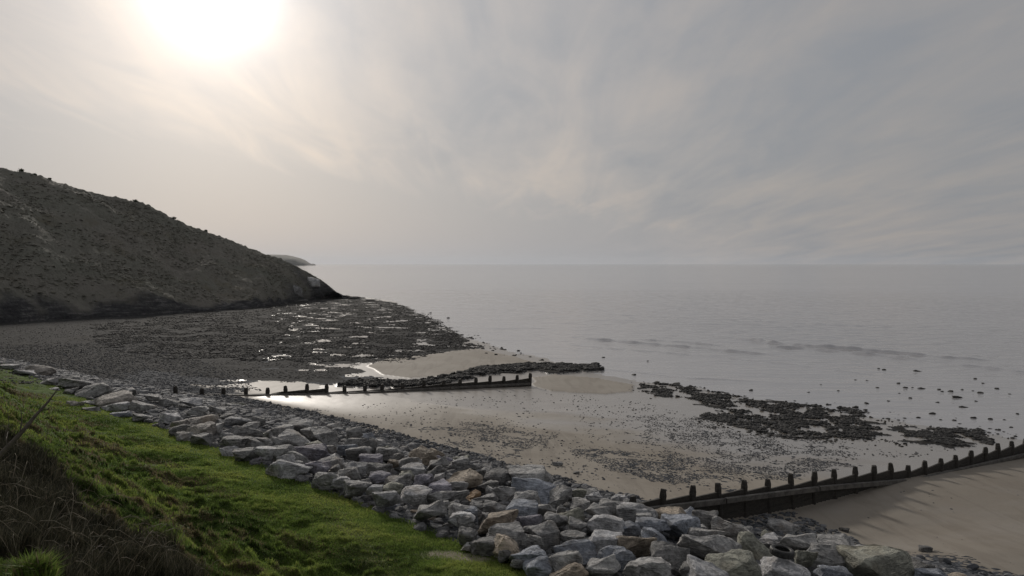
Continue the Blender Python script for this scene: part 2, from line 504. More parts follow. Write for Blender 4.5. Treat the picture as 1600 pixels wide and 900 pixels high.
def mat_beach():
    m, T = new_mat('beach_sand_and_shingle')
    pos = T.n('ShaderNodeNewGeometry').outputs['Position']
    A = lambda n: T.n('ShaderNodeAttribute', attribute_name=n).outputs['Fac']
    sh, wet, weed = A('shingle'), A('wet'), A('weed')
    nb = T.noise(pos, 0.18, 5, 0.6)
    nm = T.noise(pos, 1.3, 5, 0.6, 0.4)
    nf = T.noise(pos, 22, 3, 0.6)
    sand = T.mix(T.ramp(nb, [(0.35, 0.0), (0.65, 1.0)]), (0.265, 0.232, 0.19), (0.345, 0.312, 0.265))
    sand = T.mix(T.math('MULTIPLY', nm, 0.5), sand, (0.235, 0.208, 0.172))
    sand = T.mix(T.math('MULTIPLY', wet, 0.65), sand, (0.16, 0.14, 0.12))
    sand = T.mix(T.math('MULTIPLY', A('damp'), T.math('ADD', 0.02, T.math('MULTIPLY', nb, 0.5))), sand, (0.15, 0.135, 0.115))
    mp = T.n('ShaderNodeMapping', inp={0: pos}); mp.inputs['Rotation'].default_value = (0, 0, R(38)); mp.inputs['Scale'].default_value = (1.0, 0.14, 1)
    run = T.noise(mp.outputs[0], 0.9, 5, 0.6, 0.8)
    sand = T.mix(T.ramp(run, [(0.50, 0.0), (0.62, 0.55)]), sand, (0.19, 0.165, 0.135))
    sand = T.mix(T.ramp(T.noise(pos, 6.0, 4, 0.7), [(0.60, 0.0), (0.70, 0.35)]), sand, (0.15, 0.13, 0.11))
    vor = T.n('ShaderNodeTexVoronoi', inp={'Vector': pos, 'Scale': 5.5, 'Randomness': 1.0})
    vor2 = T.n('ShaderNodeTexVoronoi', inp={'Vector': pos, 'Scale': 13.0, 'Randomness': 1.0})
    sepc = T.n('ShaderNodeSeparateColor', inp={0: vor.outputs['Color']}).outputs[0]
    sepd = T.n('ShaderNodeSeparateColor', inp={0: vor2.outputs['Color']}).outputs[0]
    stone = T.ramp(T.math('ADD', T.math('MULTIPLY', sepc, 0.5), T.math('MULTIPLY', sepd, 0.5)),
                   [(0.15, (0.032, 0.035, 0.040)), (0.5, (0.075, 0.080, 0.088)), (0.85, (0.165, 0.17, 0.18))])
    weedc = T.mix(nm, (0.014, 0.014, 0.013), (0.045, 0.040, 0.033))
    stone = T.mix(T.math('MULTIPLY', weed, 0.85), stone, weedc)
    # pebbles break up by cell so the edge of a shingle patch is stones, not a fade
    keep = T.math('GREATER_THAN', sh, T.math('ADD', 0.03, T.math('MULTIPLY', sepc, 0.9)))
    keep = T.math('MAXIMUM', keep, T.math('GREATER_THAN', weed, T.math('ADD', 0.1, T.math('MULTIPLY', sepd, 0.5))))
    col = T.mix(keep, sand, stone)
    inv = T.math('SUBTRACT', 1.0, keep)
    rough = T.math('SUBTRACT', 0.92, T.math('MULTIPLY', T.math('MULTIPLY', wet, inv), T.math('ADD', 0.62, T.math('MULTIPLY', nm, 0.26))))
    h = T.math('ADD', T.math('MULTIPLY', T.math('SUBTRACT', 1.0, vor.outputs['Distance']), T.math('MULTIPLY', keep, 1.2)),
               T.math('ADD', T.math('MULTIPLY', nf, 0.12), T.math('MULTIPLY', nm, 0.7)))
    st = T.math('SUBTRACT', 0.55, T.math('MULTIPLY', T.math('MULTIPLY', wet, inv), 0.47))
    finish(T, col, rough, h, st, 0.06, T.math('ADD', 1.45, T.math('MULTIPLY', T.math('MULTIPLY', wet, inv), 1.0)), T.math('ADD', 0.04, T.math('MULTIPLY', inv, T.math('ADD', 0.2, T.math('MULTIPLY', wet, 0.45)))))
    return m

def mat_rock(name, use_obj=True, dark=None, mult=1.0):
    m, T = new_mat(name)
    co = T.n('ShaderNodeTexCoord').outputs['Object']
    oi = T.n('ShaderNodeObjectInfo')
    off = T.vmath('SCALE', T.n('ShaderNodeCombineXYZ', inp={0: oi.outputs['Random'], 1: oi.outputs['Random'], 2: oi.outputs['Random']}).outputs[0])
    off.node.inputs['Scale'].default_value = 30
    pos = T.n('ShaderNodeNewGeometry').outputs['Position']
    p2 = T.vmath('ADD', pos, off)
    a = T.noise(p2, 1.3, 6, 0.62, 0.6)
    b = T.noise(p2, 7.0, 6, 0.7, 0.3)
    mp = T.n('ShaderNodeMapping', inp={0: p2})
    mp.inputs['Rotation'].default_value = (0.5, 0.3, 0.9)
    mp.inputs['Scale'].default_value = (1.2, 1.2, 7)
    vein = T.noise(mp.outputs[0], 1.4, 5, 0.6, 1.2)
    g = T.ramp(T.math('ADD', T.math('MULTIPLY', a, 0.55), T.math('MULTIPLY', b, 0.53)),
               [(0.30, (0.055, 0.055, 0.055)), (0.50, (0.20, 0.20, 0.20)), (0.66, (0.43, 0.43, 0.425))])
    g = T.mix(T.ramp(vein, [(0.56, 0.0), (0.64, 0.75), (0.70, 0.0)]), g, (0.50, 0.49, 0.48))
    g = T.mix(T.ramp(T.noise(p2, 2.6, 5, 0.7, 0.8), [(0.56, 0.0), (0.66, 0.4)]), g, (0.08, 0.08, 0.08))
    g = T.mix(T.ramp(T.noise(p2, 0.9, 4, 0.6), [(0.55, 0.0), (0.75, 0.5)]), g, (0.25, 0.20, 0.15))
    if dark:
        col = T.mix(1.0, g, dark, 'MULTIPLY')
    else:
        col = T.mix(1.0, g, oi.outputs['Color'], 'MULTIPLY')
    h = T.math('ADD', T.math('MULTIPLY', b, 0.6), T.math('ADD', T.math('MULTIPLY', vein, 0.7), T.math('MULTIPLY', a, 0.6)))
    finish(T, col, 0.8, h, 1.0, 0.2, 1.5, 0.35)
    return m

def mat_cobbles(name, c0, c1, c2, rough=0.55):
    m, T = new_mat(name)
    rn = T.n('ShaderNodeAttribute', attribute_name='rnd').outputs['Fac']
    pos = T.n('ShaderNodeNewGeometry').outputs['Position']
    nm = T.noise(pos, 9, 4, 0.6)
    col = T.ramp(T.math('ADD', T.math('MULTIPLY', rn, 0.75), T.math('MULTIPLY', nm, 0.25)), [(0.1, c0), (0.55, c1), (0.95, c2)])
    finish(T, col, rough, nm, 0.5, 0.03)
    return m

def mat_wood():
    m, T = new_mat('sea_worn_timber')
    co = T.n('ShaderNodeNewGeometry').outputs['Position']
    mp = T.n('ShaderNodeMapping', inp={0: co})
    mp.inputs['Scale'].default_value = (1.2, 1.2, 9)
    a = T.noise(mp.outputs[0], 2.0, 6, 0.65, 0.6)
    b = T.noise(co, 9, 4, 0.6)
    col = T.ramp(T.math('ADD', T.math('MULTIPLY', a, 0.6), T.math('MULTIPLY', b, 0.4)),
                 [(0.3, (0.016, 0.015, 0.013)), (0.55, (0.042, 0.037, 0.031)), (0.75, (0.10, 0.092, 0.08))])
    finish(T, col, 0.75, T.math('ADD', a, b), 0.7, 0.03)
    return m

def mat_waler():
    m, T = new_mat('bleached_timber_edge')
    co = T.n('ShaderNodeNewGeometry').outputs['Position']
    a = T.noise(co, 3.0, 6, 0.65, 0.6)
    nz = T.n('ShaderNodeSeparateXYZ', inp={0: T.n('ShaderNodeNewGeometry').outputs['Normal']}).outputs[2]
    col = T.ramp(a, [(0.3, (0.035, 0.032, 0.029)), (0.6, (0.13, 0.122, 0.11))])
    finish(T, col, 0.7, a, 0.6, 0.03)
    return m

def mat_sea():
    m, T = new_mat('sea_water')
    pos = T.n('ShaderNodeNewGeometry').outputs['Position']
    def mp(rot, sc):
        k = T.n('ShaderNodeMapping', inp={0: pos})
        k.inputs['Rotation'].default_value = (0, 0, rot)
        k.inputs['Scale'].default_value = sc
        return k.outputs[0]
    a = T.noise(mp(R(20), (0.35, 1.0, 1)), 0.9, 5, 0.6, 0.4)
    b = T.noise(mp(R(10), (0.3, 1.0, 1)), 0.16, 4, 0.55, 0.3)
    c = T.noise(mp(R(5), (0.12, 1.0, 1)), 0.02, 4, 0.55, 0.3)
    big = T.noise(mp(R(8), (0.15, 1.0, 1)), 0.006, 4, 0.6)
    h = T.math('ADD', T.math('MULTIPLY', a, 0.20), T.math('ADD', T.math('MULTIPLY', b, 0.75), T.math('MULTIPLY', c, 1.6)))
    col = T.mix(big, (0.31, 0.303, 0.308), (0.37, 0.36, 0.364))
    finish(T, col, 0.07, h, 0.36, 1.0, 3.0, 0.5)
    return m

def mat_grass_ground():
    m, T = new_mat('grassy_bank_turf')
    pos = T.n('ShaderNodeNewGeometry').outputs['Position']
    A = lambda n: T.n('ShaderNodeAttribute', attribute_name=n).outputs['Fac']
    worn, dead = A('worn'), A('dead')
    a = T.noise(pos, 0.45, 5, 0.6, 0.4)
    b = T.noise(pos, 3.5, 5, 0.65)
    c = T.noise(pos, 25, 3, 0.6)
    col = T.mix(T.ramp(a, [(0.35, 0.0), (0.65, 1.0)]), (0.045, 0.085, 0.014), (0.085, 0.145, 0.020))
    col = T.mix(T.math('MULTIPLY', T.ramp(b, [(0.45, 0.0), (0.7, 1.0)]), 0.5), col, (0.085, 0.088, 0.024))
    col = T.mix(dead, col, T.mix(b, (0.06, 0.05, 0.032), (0.12, 0.10, 0.06)))
    col = T.mix(worn, col, T.mix(b, (0.16, 0.145, 0.09), (0.36, 0.32, 0.26)))
    finish(T, col, 0.95, T.math('ADD', b, T.math('MULTIPLY', c, 0.4)), 0.7, 0.08, 1.4, 0.1)
    return m

def mat_blades(name, stops, trans=0.45):
    m, T = new_mat(name)
    rn = T.n('ShaderNodeAttribute', attribute_name='rnd').outputs['Fac']
    col = T.ramp(rn, stops)
    df = T.n('ShaderNodeBsdfDiffuse', inp={0: col})
    tr = T.n('ShaderNodeBsdfTranslucent', inp={0: col})
    gl = T.n('ShaderNodeBsdfGlossy', inp={0: (0.5, 0.5, 0.5, 1), 1: 0.5})
    mx = T.n('ShaderNodeMixShader', inp={0: trans}); T.t.links.new(df.outputs[0], mx.inputs[1]); T.t.links.new(tr.outputs[0], mx.inputs[2])
    m2 = T.n('ShaderNodeMixShader', inp={0: 0.04}); T.t.links.new(mx.outputs[0], m2.inputs[1]); T.t.links.new(gl.outputs[0], m2.inputs[2])
    o = T.n('ShaderNodeOutputMaterial'); T.t.links.new(m2.outputs[0], o.inputs[0])
    return m

def mat_hill():
    m, T = new_mat('headland_turf_and_rock')
    pos = T.n('ShaderNodeNewGeometry').outputs['Position']
    rock = T.n('ShaderNodeAttribute', attribute_name='rock').outputs['Fac']
    a = T.noise(pos, 0.05, 6, 0.6, 0.6)
    b = T.noise(pos, 0.35, 6, 0.65, 0.3)
    c = T.noise(pos, 1.8, 5, 0.65)
    col = T.mix(T.ramp(a, [(0.38, 0.0), (0.62, 1.0)]), (0.19, 0.178, 0.155), (0.165, 0.165, 0.138))
    col = T.mix(T.ramp(b, [(0.48, 0.0), (0.68, 0.6)]), col, (0.14, 0.135, 0.112))
    col = T.mix(T.ramp(T.noise(pos, 0.11, 5, 0.65), [(0.55, 0.0), (0.7, 0.6)]), col, (0.13, 0.115, 0.075))
    mp = T.n('ShaderNodeMapping', inp={0: pos})
    mp.inputs['Rotation'].default_value = (0.2, 0.9, 0.3)
    mp.inputs['Scale'].default_value = (0.3, 0.3, 2.2)
    st = T.noise(mp.outputs[0], 0.9, 6, 0.65, 0.5)
    rc = T.ramp(T.math('ADD', T.math('MULTIPLY', st, 0.7), T.math('MULTIPLY', c, 0.3)), [(0.35, (0.022, 0.022, 0.024)), (0.52, (0.06, 0.06, 0.062)), (0.72, (0.22, 0.21, 0.20))])
    col = T.mix(rock, col, rc)
    finish(T, col, 0.9, T.math('ADD', T.math('MULTIPLY', b, 2.0), T.math('MULTIPLY', c, 0.6)), 0.8, 0.6, 1.4, 0.2)
    return m

M_beach, M_rock, M_wood, M_waler, M_sea = mat_beach(), mat_rock('armour_stone'), mat_wood(), mat_waler(), mat_sea()
M_ground, M_hill = mat_grass_ground(), mat_hill()
M_weedrock = mat_rock('weed_covered_rock', dark=(0.17, 0.16, 0.145))
M_rubble = mat_rock('rubble_stone', dark=(0.62, 0.62, 0.64))
M_cob = mat_cobbles('beach_cobbles', (0.028, 0.03, 0.034), (0.075, 0.079, 0.087), (0.18, 0.183, 0.19), 0.85)
M_reefcob = mat_cobbles('reef_cobbles', (0.010, 0.010, 0.010), (0.026, 0.025, 0.023), (0.075, 0.072, 0.07), 0.85)
M_grass = mat_blades('grass_blades', [(0.0, (0.048, 0.078, 0.018)), (0.40, (0.175, 0.25, 0.055)), (0.86, (0.34, 0.39, 0.10)), (0.93, (0.11, 0.085, 0.045)), (1.0, (0.24, 0.20, 0.12))])
M_dead = mat_blades('dead_stalks', [(0.0, (0.026, 0.028, 0.018)), (0.5, (0.080, 0.076, 0.050)), (0.92, (0.19, 0.17, 0.12)), (1.0, (0.24, 0.20, 0.15))], 0.15)

# ------------------------------------------------------------------ ground: beach and grassy bank, one grid split at the grass edge
X, Y, n = polar(1.2, 330, 0.0062, -56, 50, 860)
m_ = X.shape[1]
x, y = X.ravel(), Y.ravel()
z, att = terrain(x, y)
q, t = qt(x, y)
F = grid_faces(n, m_)
fq = q[F].mean(1)
V = np.stack([x, y, z], 1)
bv, bf, ba = compact(V, F[fq >= 0.3], att)
tag(mesh_np('beach', bv, bf[:, ::-1], M_beach, ba), kind='structure')
worn_p = at(700, 868)[:2]; path_a = at(560, 830)[:2]
dd = np.hypot((x - worn_p[0]) / 1.5, (y - worn_p[1]) / 0.5)
worn = np.clip(sstep(1.0, 0.2, dd + 0.5 * fbm(x * 1.2, y * 1.2, 3, 81)) , 0, 1)
al_, sd_ = seg_ad(x, y, at(600, 895)[:2], at(520, 800)[:2])
worn = np.maximum(worn, 0.35 * np.exp(-(sd_ / 0.5) ** 2) * sstep(-3, 0, al_) * (1 - sstep(3, 6, al_)))
BR = [(-60, 655), (0, 680), (50, 712), (98, 752), (122, 805), (185, 836), (270, 868), (310, 905), (310, 940), (-60, 940)]
def in_bramble(x_, y_):
    return (soft(x_, y_, WBR, 0.35, 1.2, 83) > 0.5) & (y_ + 0.10 * (x_ + 2.5) > 4.25)
WBR = wpoly(BR)
dead = in_bramble(x, y) * 1.0
patch = sstep(-0.1, 0.5, fbm(x / 1.7, y / 1.7, 4, 84)) * sstep(2.5, 5.5, -q + np.interp(t, [16, 26, 50], [0, 1.0, 2.3])) * (y > 4.6)
dead = np.maximum(dead, 0.7 * patch)
gv, gf, ga = compact(V, F[fq < 0.3], dict(worn=worn, dead=dead))
tag(mesh_np('grassy_bank', gv, gf[:, ::-1], M_ground, ga), kind='structure')

# ------------------------------------------------------------------ sea
rr = np.concatenate([24 * np.exp(np.arange(0, math.log(60 / 24), 0.006)), 60 * np.exp(np.arange(0.0018, math.log(165 / 60), 0.0018)), 165 * np.exp(np.arange(0.004, math.log(420 / 165), 0.004)), 420 * np.exp(np.arange(0.03, math.log(15500 / 420), 0.035))])
aa = np.radians(np.linspace(-56, 52, 820))
RR, AA = np.meshgrid(rr, aa, indexing='ij')
sx, sy = (RR * np.sin(AA)).ravel(), (RR * np.cos(AA)).ravel()
def zplane(u, v):
    dd = ray(u, v); s = -CAMZ / dd.z
    return np.array([dd.x * s, dd.y * s])
fade = 1 - sstep(250, 420, np.hypot(sx, sy))
depth = np.clip(-beach_h(sx, sy), 0, 1)
sz = fade * (0.014 + 0.075 * depth) * (fbm(sx / 5 + sy / 40, sy / 1.6, 3, 90) * 0.8)
waves = [([(1130, 526), (1200, 535), (1260, 541), (1330, 546), (1400, 552), (1470, 558), (1560, 564)], 0.52, 0.5),
         ([(1190, 541), (1260, 545), (1380, 556), (1450, 565)], 0.36, 0.4),
         ([(1490, 570), (1540, 574), (1610, 583)], 0.32, 0.45),
         ([(885, 526), (930, 530), (1010, 537), (1100, 545), (1230, 557)], 0.26, 0.35),
         ([(990, 530), (1060, 534), (1140, 541)], 0.26, 0.35),
         ([(860, 536), (960, 545), (1100, 556), (1240, 570), (1400, 590)], 0.09, 0.3),
         ([(820, 566), (940, 576), (1050, 589), (1150, 594), (1250, 598)], 0.09, 0.3),
         ([(1380, 542), (1480, 552), (1610, 563)], 0.08, 0.5),
         ([(600, 500), (680, 508), (780, 514), (900, 512)], 0.08, 0.6),
         ([(640, 478), (780, 484), (960, 492), (1150, 500), (1400, 512), (1610, 520)], 0.10, 0.9)]
near = np.nonzero((sy < 240) & (sy > 40))[0]
for pts, A_, wd in waves:
    W_ = np.array([zplane(*p_) for p_ in pts])
    lo, hi = W_.min(0) - 4, W_.max(0) + 4
    idx = near[(sx[near] > lo[0]) & (sx[near] < hi[0]) & (sy[near] > lo[1]) & (sy[near] < hi[1])]
    ax, ay = sx[idx], sy[idx]
    wig = 0.35 * fbm(ax / 7, ay / 7, 2, 95)
    best = np.full(len(idx), 1e9); sgn = np.zeros(len(idx)); par = np.zeros(len(idx))
    L = 0; tot = sum(np.linalg.norm(W_[i + 1] - W_[i]) for i in range(len(W_) - 1))
    for i in range(len(W_) - 1):
        d_ = W_[i + 1] - W_[i]; ln = np.linalg.norm(d_)
        s_ = np.clip(((ax - W_[i][0]) * d_[0] + (ay - W_[i][1]) * d_[1]) / ln ** 2, 0, 1)
        ex, ey = ax - W_[i][0] - s_ * d_[0], ay - W_[i][1] - s_ * d_[1]
        dist = np.hypot(ex, ey)
        up = dist < best
        best = np.where(up, dist, best); par = np.where(up, (L + s_ * ln) / tot, par)
        sgn = np.where(up, np.sign(ey), sgn)
        L += ln
    sd2 = best * sgn + wig
    amp = A_ * np.clip(np.sin(np.clip(par, 0, 1) * np.pi) * 1.8, 0, 1) * (0.65 + 0.7 * np.clip(fbm(ax / 3.5, ay / 3.5, 2, 97), -0.6, 0.8))
    w2 = np.where(sd2 < 0, wd * 0.6, wd * 1.5)       # steep towards the beach, long back
    sz[idx] += amp * np.exp(-(sd2 / w2) ** 2)
S = mesh_np('sea', np.stack([sx, sy, sz], 1), grid_faces(len(rr), len(aa))[:, ::-1], M_sea)
tag(S, kind='structure')

# ------------------------------------------------------------------ headland (loft between beach foot and skyline)
ctrl = [((-700, 150, 150), (-760, 540)), ((-420, 195, 168), (-440, 522)), ((-200, 226, 184), (-230, 512)), ((0, 259, 200), (-40, 507)), ((60, 276, 208), (20, 504)),
        ((140, 300, 216), (90, 500)), ((175, 309, 219), (125, 498)), ((205, 313, 222), (160, 496)), ((235, 321, 225), (195, 495)),
        ((270, 341, 228), (230, 493)), ((290, 351, 230), (260, 491)), ((330, 364, 234), (300, 488)), ((370, 380, 238), (340, 486)),
        ((415, 397, 243), (385, 483)), ((450, 410, 247), (420, 478)), ((480, 425, 250), (450, 473)),
        ((500, 437, 252), (470, 471)), ((515, 449, 253), (495, 468)), ((530, 459, 255), (518, 466)), ((548, 464, 256), (545, 467))]
Rg, Bs = [], []
for (u, v, D), (bu, bvv) in ctrl:
    dd = ray(u, v); s_ = D / dd.y
    Rg.append([dd.x * s_, D, CAMZ + dd.z * s_])
    Bs.append(list(at(bu, bvv)))
Rg, Bs = np.array(Rg), np.array(Bs)
def resample(P, n):
    tt = np.linspace(0, len(P) - 1, n)
    return np.stack([np.interp(tt, np.arange(len(P)), P[:, k]) for k in range(3)], 1)
def smooth(P, k):
    w = np.hanning(k + 2)[1:-1]; w /= w.sum()
    out = P.copy()
    for c in range(3):
        out[:, c] = np.convolve(np.pad(P[:, c], k // 2, mode='edge'), w, 'valid')[:len(P)]
    return out
NS, NTT = 900, 260
rg = smooth(resample(Rg, NS), 31); bs = smooth(resample(Bs, NS), 41)
tt = np.concatenate([np.linspace(-0.03, 1, NTT - 50), np.linspace(1.02, 2.2, 50)])
Tm, Im = np.meshgrid(tt, np.arange(NS), indexing='ij')
xx = bs[Im, 0] + (rg[Im, 0] - bs[Im, 0]) * Tm
yy = bs[Im, 1] + (rg[Im, 1] - bs[Im, 1]) * Tm
tc = np.clip(Tm, 0, 1)
hgt = rg[Im, 2] - bs[Im, 2]
zz = bs[Im, 2] + hgt * (0.25 * tc ** 0.5 + 0.75 * tc ** 1.05)
zz = np.where(Tm > 1, rg[Im, 2] - (Tm - 1) * (2 + np.abs(hgt) * 0.5), zz)
zz = np.where(Tm < 0, zz - 0.8, zz)
amp = np.clip(hgt / 14, 0.12, 1) * sstep(-0.02, 0.06, Tm)
crest = 1 - 0.75 * sstep(0.8, 1.0, Tm)
along = Im / NS * 260
gul = np.abs(pn(along / 16 + 0.4 * pn(xx / 20, yy / 20, 3), Tm * 1.2, 101))
zz = zz + amp * crest * (1.8 * fbm(xx / 24, yy / 24, 3, 102) - 2.2 * (0.35 - gul) * sstep(0.05, 0.3, Tm) * (1 - sstep(0.6, 1, Tm)))
zz = zz + amp * (0.45 * fbm(xx / 5, yy / 5, 3, 103) + 0.40 * np.abs(fbm(xx / 1.6, yy / 1.6, 3, 104)))
rk = 1 - sstep(3, 13, hgt + 3.0 * fbm(xx / 8, yy / 8, 3, 105))
rk = np.maximum(rk, 1 - sstep(0.02, 0.08, Tm + 0.04 * fbm(xx / 6, yy / 6, 3, 106)))
# craggy steps where the rock is bare
zz = zz + rk * 0.35 * fbm(xx / 2.2, yy / 2.2 + zz / 2, 4, 107, 0.65) * sstep(0, 0.1, Tm)
hv = np.stack([xx.ravel(), yy.ravel(), zz.ravel()], 1)
tag(mesh_np('headland', hv, grid_faces(len(tt), NS), M_hill, dict(rock=rk.ravel())), kind='structure')

# scrub clumps on the headland (bracken and gorse nobody could count)
ico_v = []
def ico(sub):
    bm = bmesh.new(); bmesh.ops.create_icosphere(bm, subdivisions=sub, radius=1.0)
    v = np.array([w.co[:] for w in bm.verts]); f = np.array([[w.index for w in p.verts] for p in bm.faces]); bm.free()
    return v, f
I1 = ico(1); I2 = ico(2)
def replicate(name, protos, P, S, rz, tilt, mat, rnd, smooth=False, parent=None):
    """many small stones as one mesh. P (n,3), S (n,3), rz (n)"""
    vs, fs, rs, off = [], [], [], 0
    kind = rng.integers(0, len(protos), len(P))
    for k, (pv, pf) in enumerate(protos):
        idx = np.nonzero(kind == k)[0]
        if not len(idx): continue
        v = pv[None] * S[idx][:, None, :]
        tl = tilt[idx][:, None]; ct, st = np.cos(tl), np.sin(tl)
        v = np.stack([v[..., 0], v[..., 1] * ct - v[..., 2] * st, v[..., 1] * st + v[..., 2] * ct], -1)
        a = rz[idx][:, None]; ca, sa = np.cos(a), np.sin(a)
        v = np.stack([v[..., 0] * ca - v[..., 1] * sa, v[..., 0] * sa + v[..., 1] * ca, v[..., 2]], -1) + P[idx][:, None, :]
        f = pf[None] + (np.arange(len(idx)) * len(pv))[:, None, None] + off
        vs.append(v.reshape(-1, 3)); fs.append(f.reshape(-1, 3)); rs.append(np.repeat(rnd[idx], len(pv)))
        off += len(idx) * len(pv)
    return mesh_np(name, np.concatenate(vs), np.concatenate(fs), mat, dict(rnd=np.concatenate(rs)), smooth, parent)

def stone_protos(k, sub, jag, seed):
    out = []
    r_ = np.random.default_rng(seed)
    for i in range(k):
        v, f = (I1 if sub == 1 else I2)
        v = v.copy()
        for _ in range(5):                       # shave flats
            nrm = r_.normal(size=3); nrm /= np.linalg.norm(nrm)
            dpt = v @ nrm; c = r_.uniform(0.45, 0.85)
            v = v - np.maximum(dpt - c, 0)[:, None] * nrm
        v = v * (1 + r_.normal(size=(len(v), 1)) * jag)
        out.append((v, f))
    return out
PEB = stone_protos(6, 1, 0.06, 5)

M_scrub = mat_cobbles('headland_scrub', (0.14, 0.132, 0.108), (0.17, 0.163, 0.135), (0.21, 0.205, 0.165), 0.95)
kk = rng.integers(0, NS - 1, 15000); tk = rng.uniform(0.04, 0.97, 15000) ** 0.9
ti = np.clip(np.searchsorted(tt, tk), 0, len(tt) - 1)
Ph = np.stack([xx[ti, kk], yy[ti, kk], zz[ti, kk]], 1)
keepm = (fbm(Ph[:, 0] / 12, Ph[:, 1] / 12, 4, 120) + rng.uniform(-0.6, 0.6, len(Ph)) > -0.1) & (rk[ti, kk] < 0.4)
Ph = Ph[keepm]
ns = len(Ph); sc = 0.12 + 0.26 * rng.uniform(0, 1, ns) ** 2
tag(replicate('headland_scrub', stone_protos(5, 2, 0.22, 9), Ph + np.array([0, 0, 0.02]), np.stack([sc * 1.5, sc * 1.4, sc * 0.5], 1), rng.uniform(0, 6.28, ns),
              rng.uniform(-.2, .2, ns), M_scrub, rng.uniform(0, 1, ns)),
    'dark scrub and bracken covering the headland slope', 'scrub', kind='stuff')

# far headland on the horizon
D0 = 5000.0
prof = [(180, 399), (300, 397.5), (380, 396.5), (430, 397), (447, 397.5), (458, 400), (468, 403), (476, 406.5), (482, 410.5), (486, 412.6), (490, 412.2), (494, 415.6)]
hx = [(u - 800) / FPX * D0 for u, v in prof]
hz = [CAMZ + (412.6 - v) / FPX * D0 for u, v in prof]
gx = np.linspace(hx[0], hx[-1], 260); gh = np.interp(gx, hx, hz)
gy = np.array([0, 12, 35, 70, 110, 160, 240, 400, 700]) * 2.5
gp = np.array([0, 0.35, 0.62, 0.82, 0.93, 1.0, 0.99, 0.8, 0.0])
GX, GY = np.meshgrid(gx, gy, indexing='ij'); GH = gh[:, None] * gp[None]
GX = GX * (1 + GY / D0)
GH = GH + (GH > 3) * 5.0 * fbm(GX / 150, GY / 150, 3, 130) * (1 - (gp[None] > 0.9) * 0.8)
fv = np.stack([GX.ravel(), GY.ravel() + D0 + 30 * fbm(GX.ravel() / 200, GY.ravel() / 200, 3, 131), GH.ravel() - 0.5], 1)
tag(mesh_np('distant_headland', fv, grid_faces(260, len(gy)), M_hill, dict(rock=np.where(GH.ravel() < 14, 0.7, 0.1))), kind='structure')

# wind-bent shrubs on the skyline of the headland
M_leaf = mat_blades('shrub_leaves', [(0, (0.02, 0.03, 0.01)), (1, (0.06, 0.075, 0.03))], 0.3)
def tube(pts, rad, sides=5):
    pts = [Vector(p_) for p_ in pts]
    vs, fs = [], []
    for i, p_ in enumerate(pts):
        d_ = (pts[min(i + 1, len(pts) - 1)] - pts[max(i - 1, 0)]).normalized()
        a_ = d_.orthogonal().normalized(); b_ = d_.cross(a_)
        r_ = rad[i] if hasattr(rad, '__len__') else rad
        for k in range(sides):
            an = 2 * math.pi * k / sides
            vs.append(p_ + (a_ * math.cos(an) + b_ * math.sin(an)) * r_)
    for i in range(len(pts) - 1):
        for k in range(sides):
            a0, a1 = i * sides + k, i * sides + (k + 1) % sides
            fs.append((a0, a1, a1 + sides, a0 + sides))
    return np.array([v[:] for v in vs]), np.array(fs)
shrubs = [(36, 265, 2.0, 'tallest wind-clipped shrub on the headland skyline at the left edge'),
          (57, 272, 1.3, 'small rounded shrub on the skyline just right of the tallest one'),
          (80, 280, 1.0, 'low shrub on the headland skyline above the upper slope'),
          (213, 314, 1.6, 'shrub on the first rounded shoulder of the headland skyline'),
          (273, 341, 1.8, 'upright shrub where the headland skyline drops below its shoulder'),
          (322, 361, 1.1, 'lowest shrub on the headland skyline before it falls to the sea')]
for u, v, sz_, lab in shrubs:
    sz_ *= 0.36
    j = int(np.argmin(np.abs((rg[:, 0] / rg[:, 1]) - (u - 800) / FPX)))
    ci = NTT - 51
    base = Vector((xx[ci, j], yy[ci, j], zz[ci, j] - 0.1))
    e = empty('shrub', base); tag(e, lab, 'shrub', 'shrubs on the headland skyline')
    tv, tf = tube([(0, 0, -0.1), (0.1, 0, sz_ * 0.3), (0.3, 0, sz_ * 0.6)], [0.09, 0.07, 0.04])
    mesh_np('trunk', tv, tf, M_wood, None, True, e)
    nl = 260
    c = rng.normal(size=(nl, 3)) * np.array([sz_ * 0.42, sz_ * 0.35, sz_ * 0.2]) + np.array([0.2 * sz_, 0, sz_ * 0.55])
    c[:, 2] = np.maximum(c[:, 2], 0.05)
    dv = rng.normal(size=(nl, 3, 3)) * 0.13
    mesh_np('crown', (c[:, None, :] + dv).reshape(-1, 3), np.arange(nl * 3).reshape(-1, 3), M_leaf, dict(rnd=np.repeat(rng.uniform(0, 1, nl), 3)), False, e)

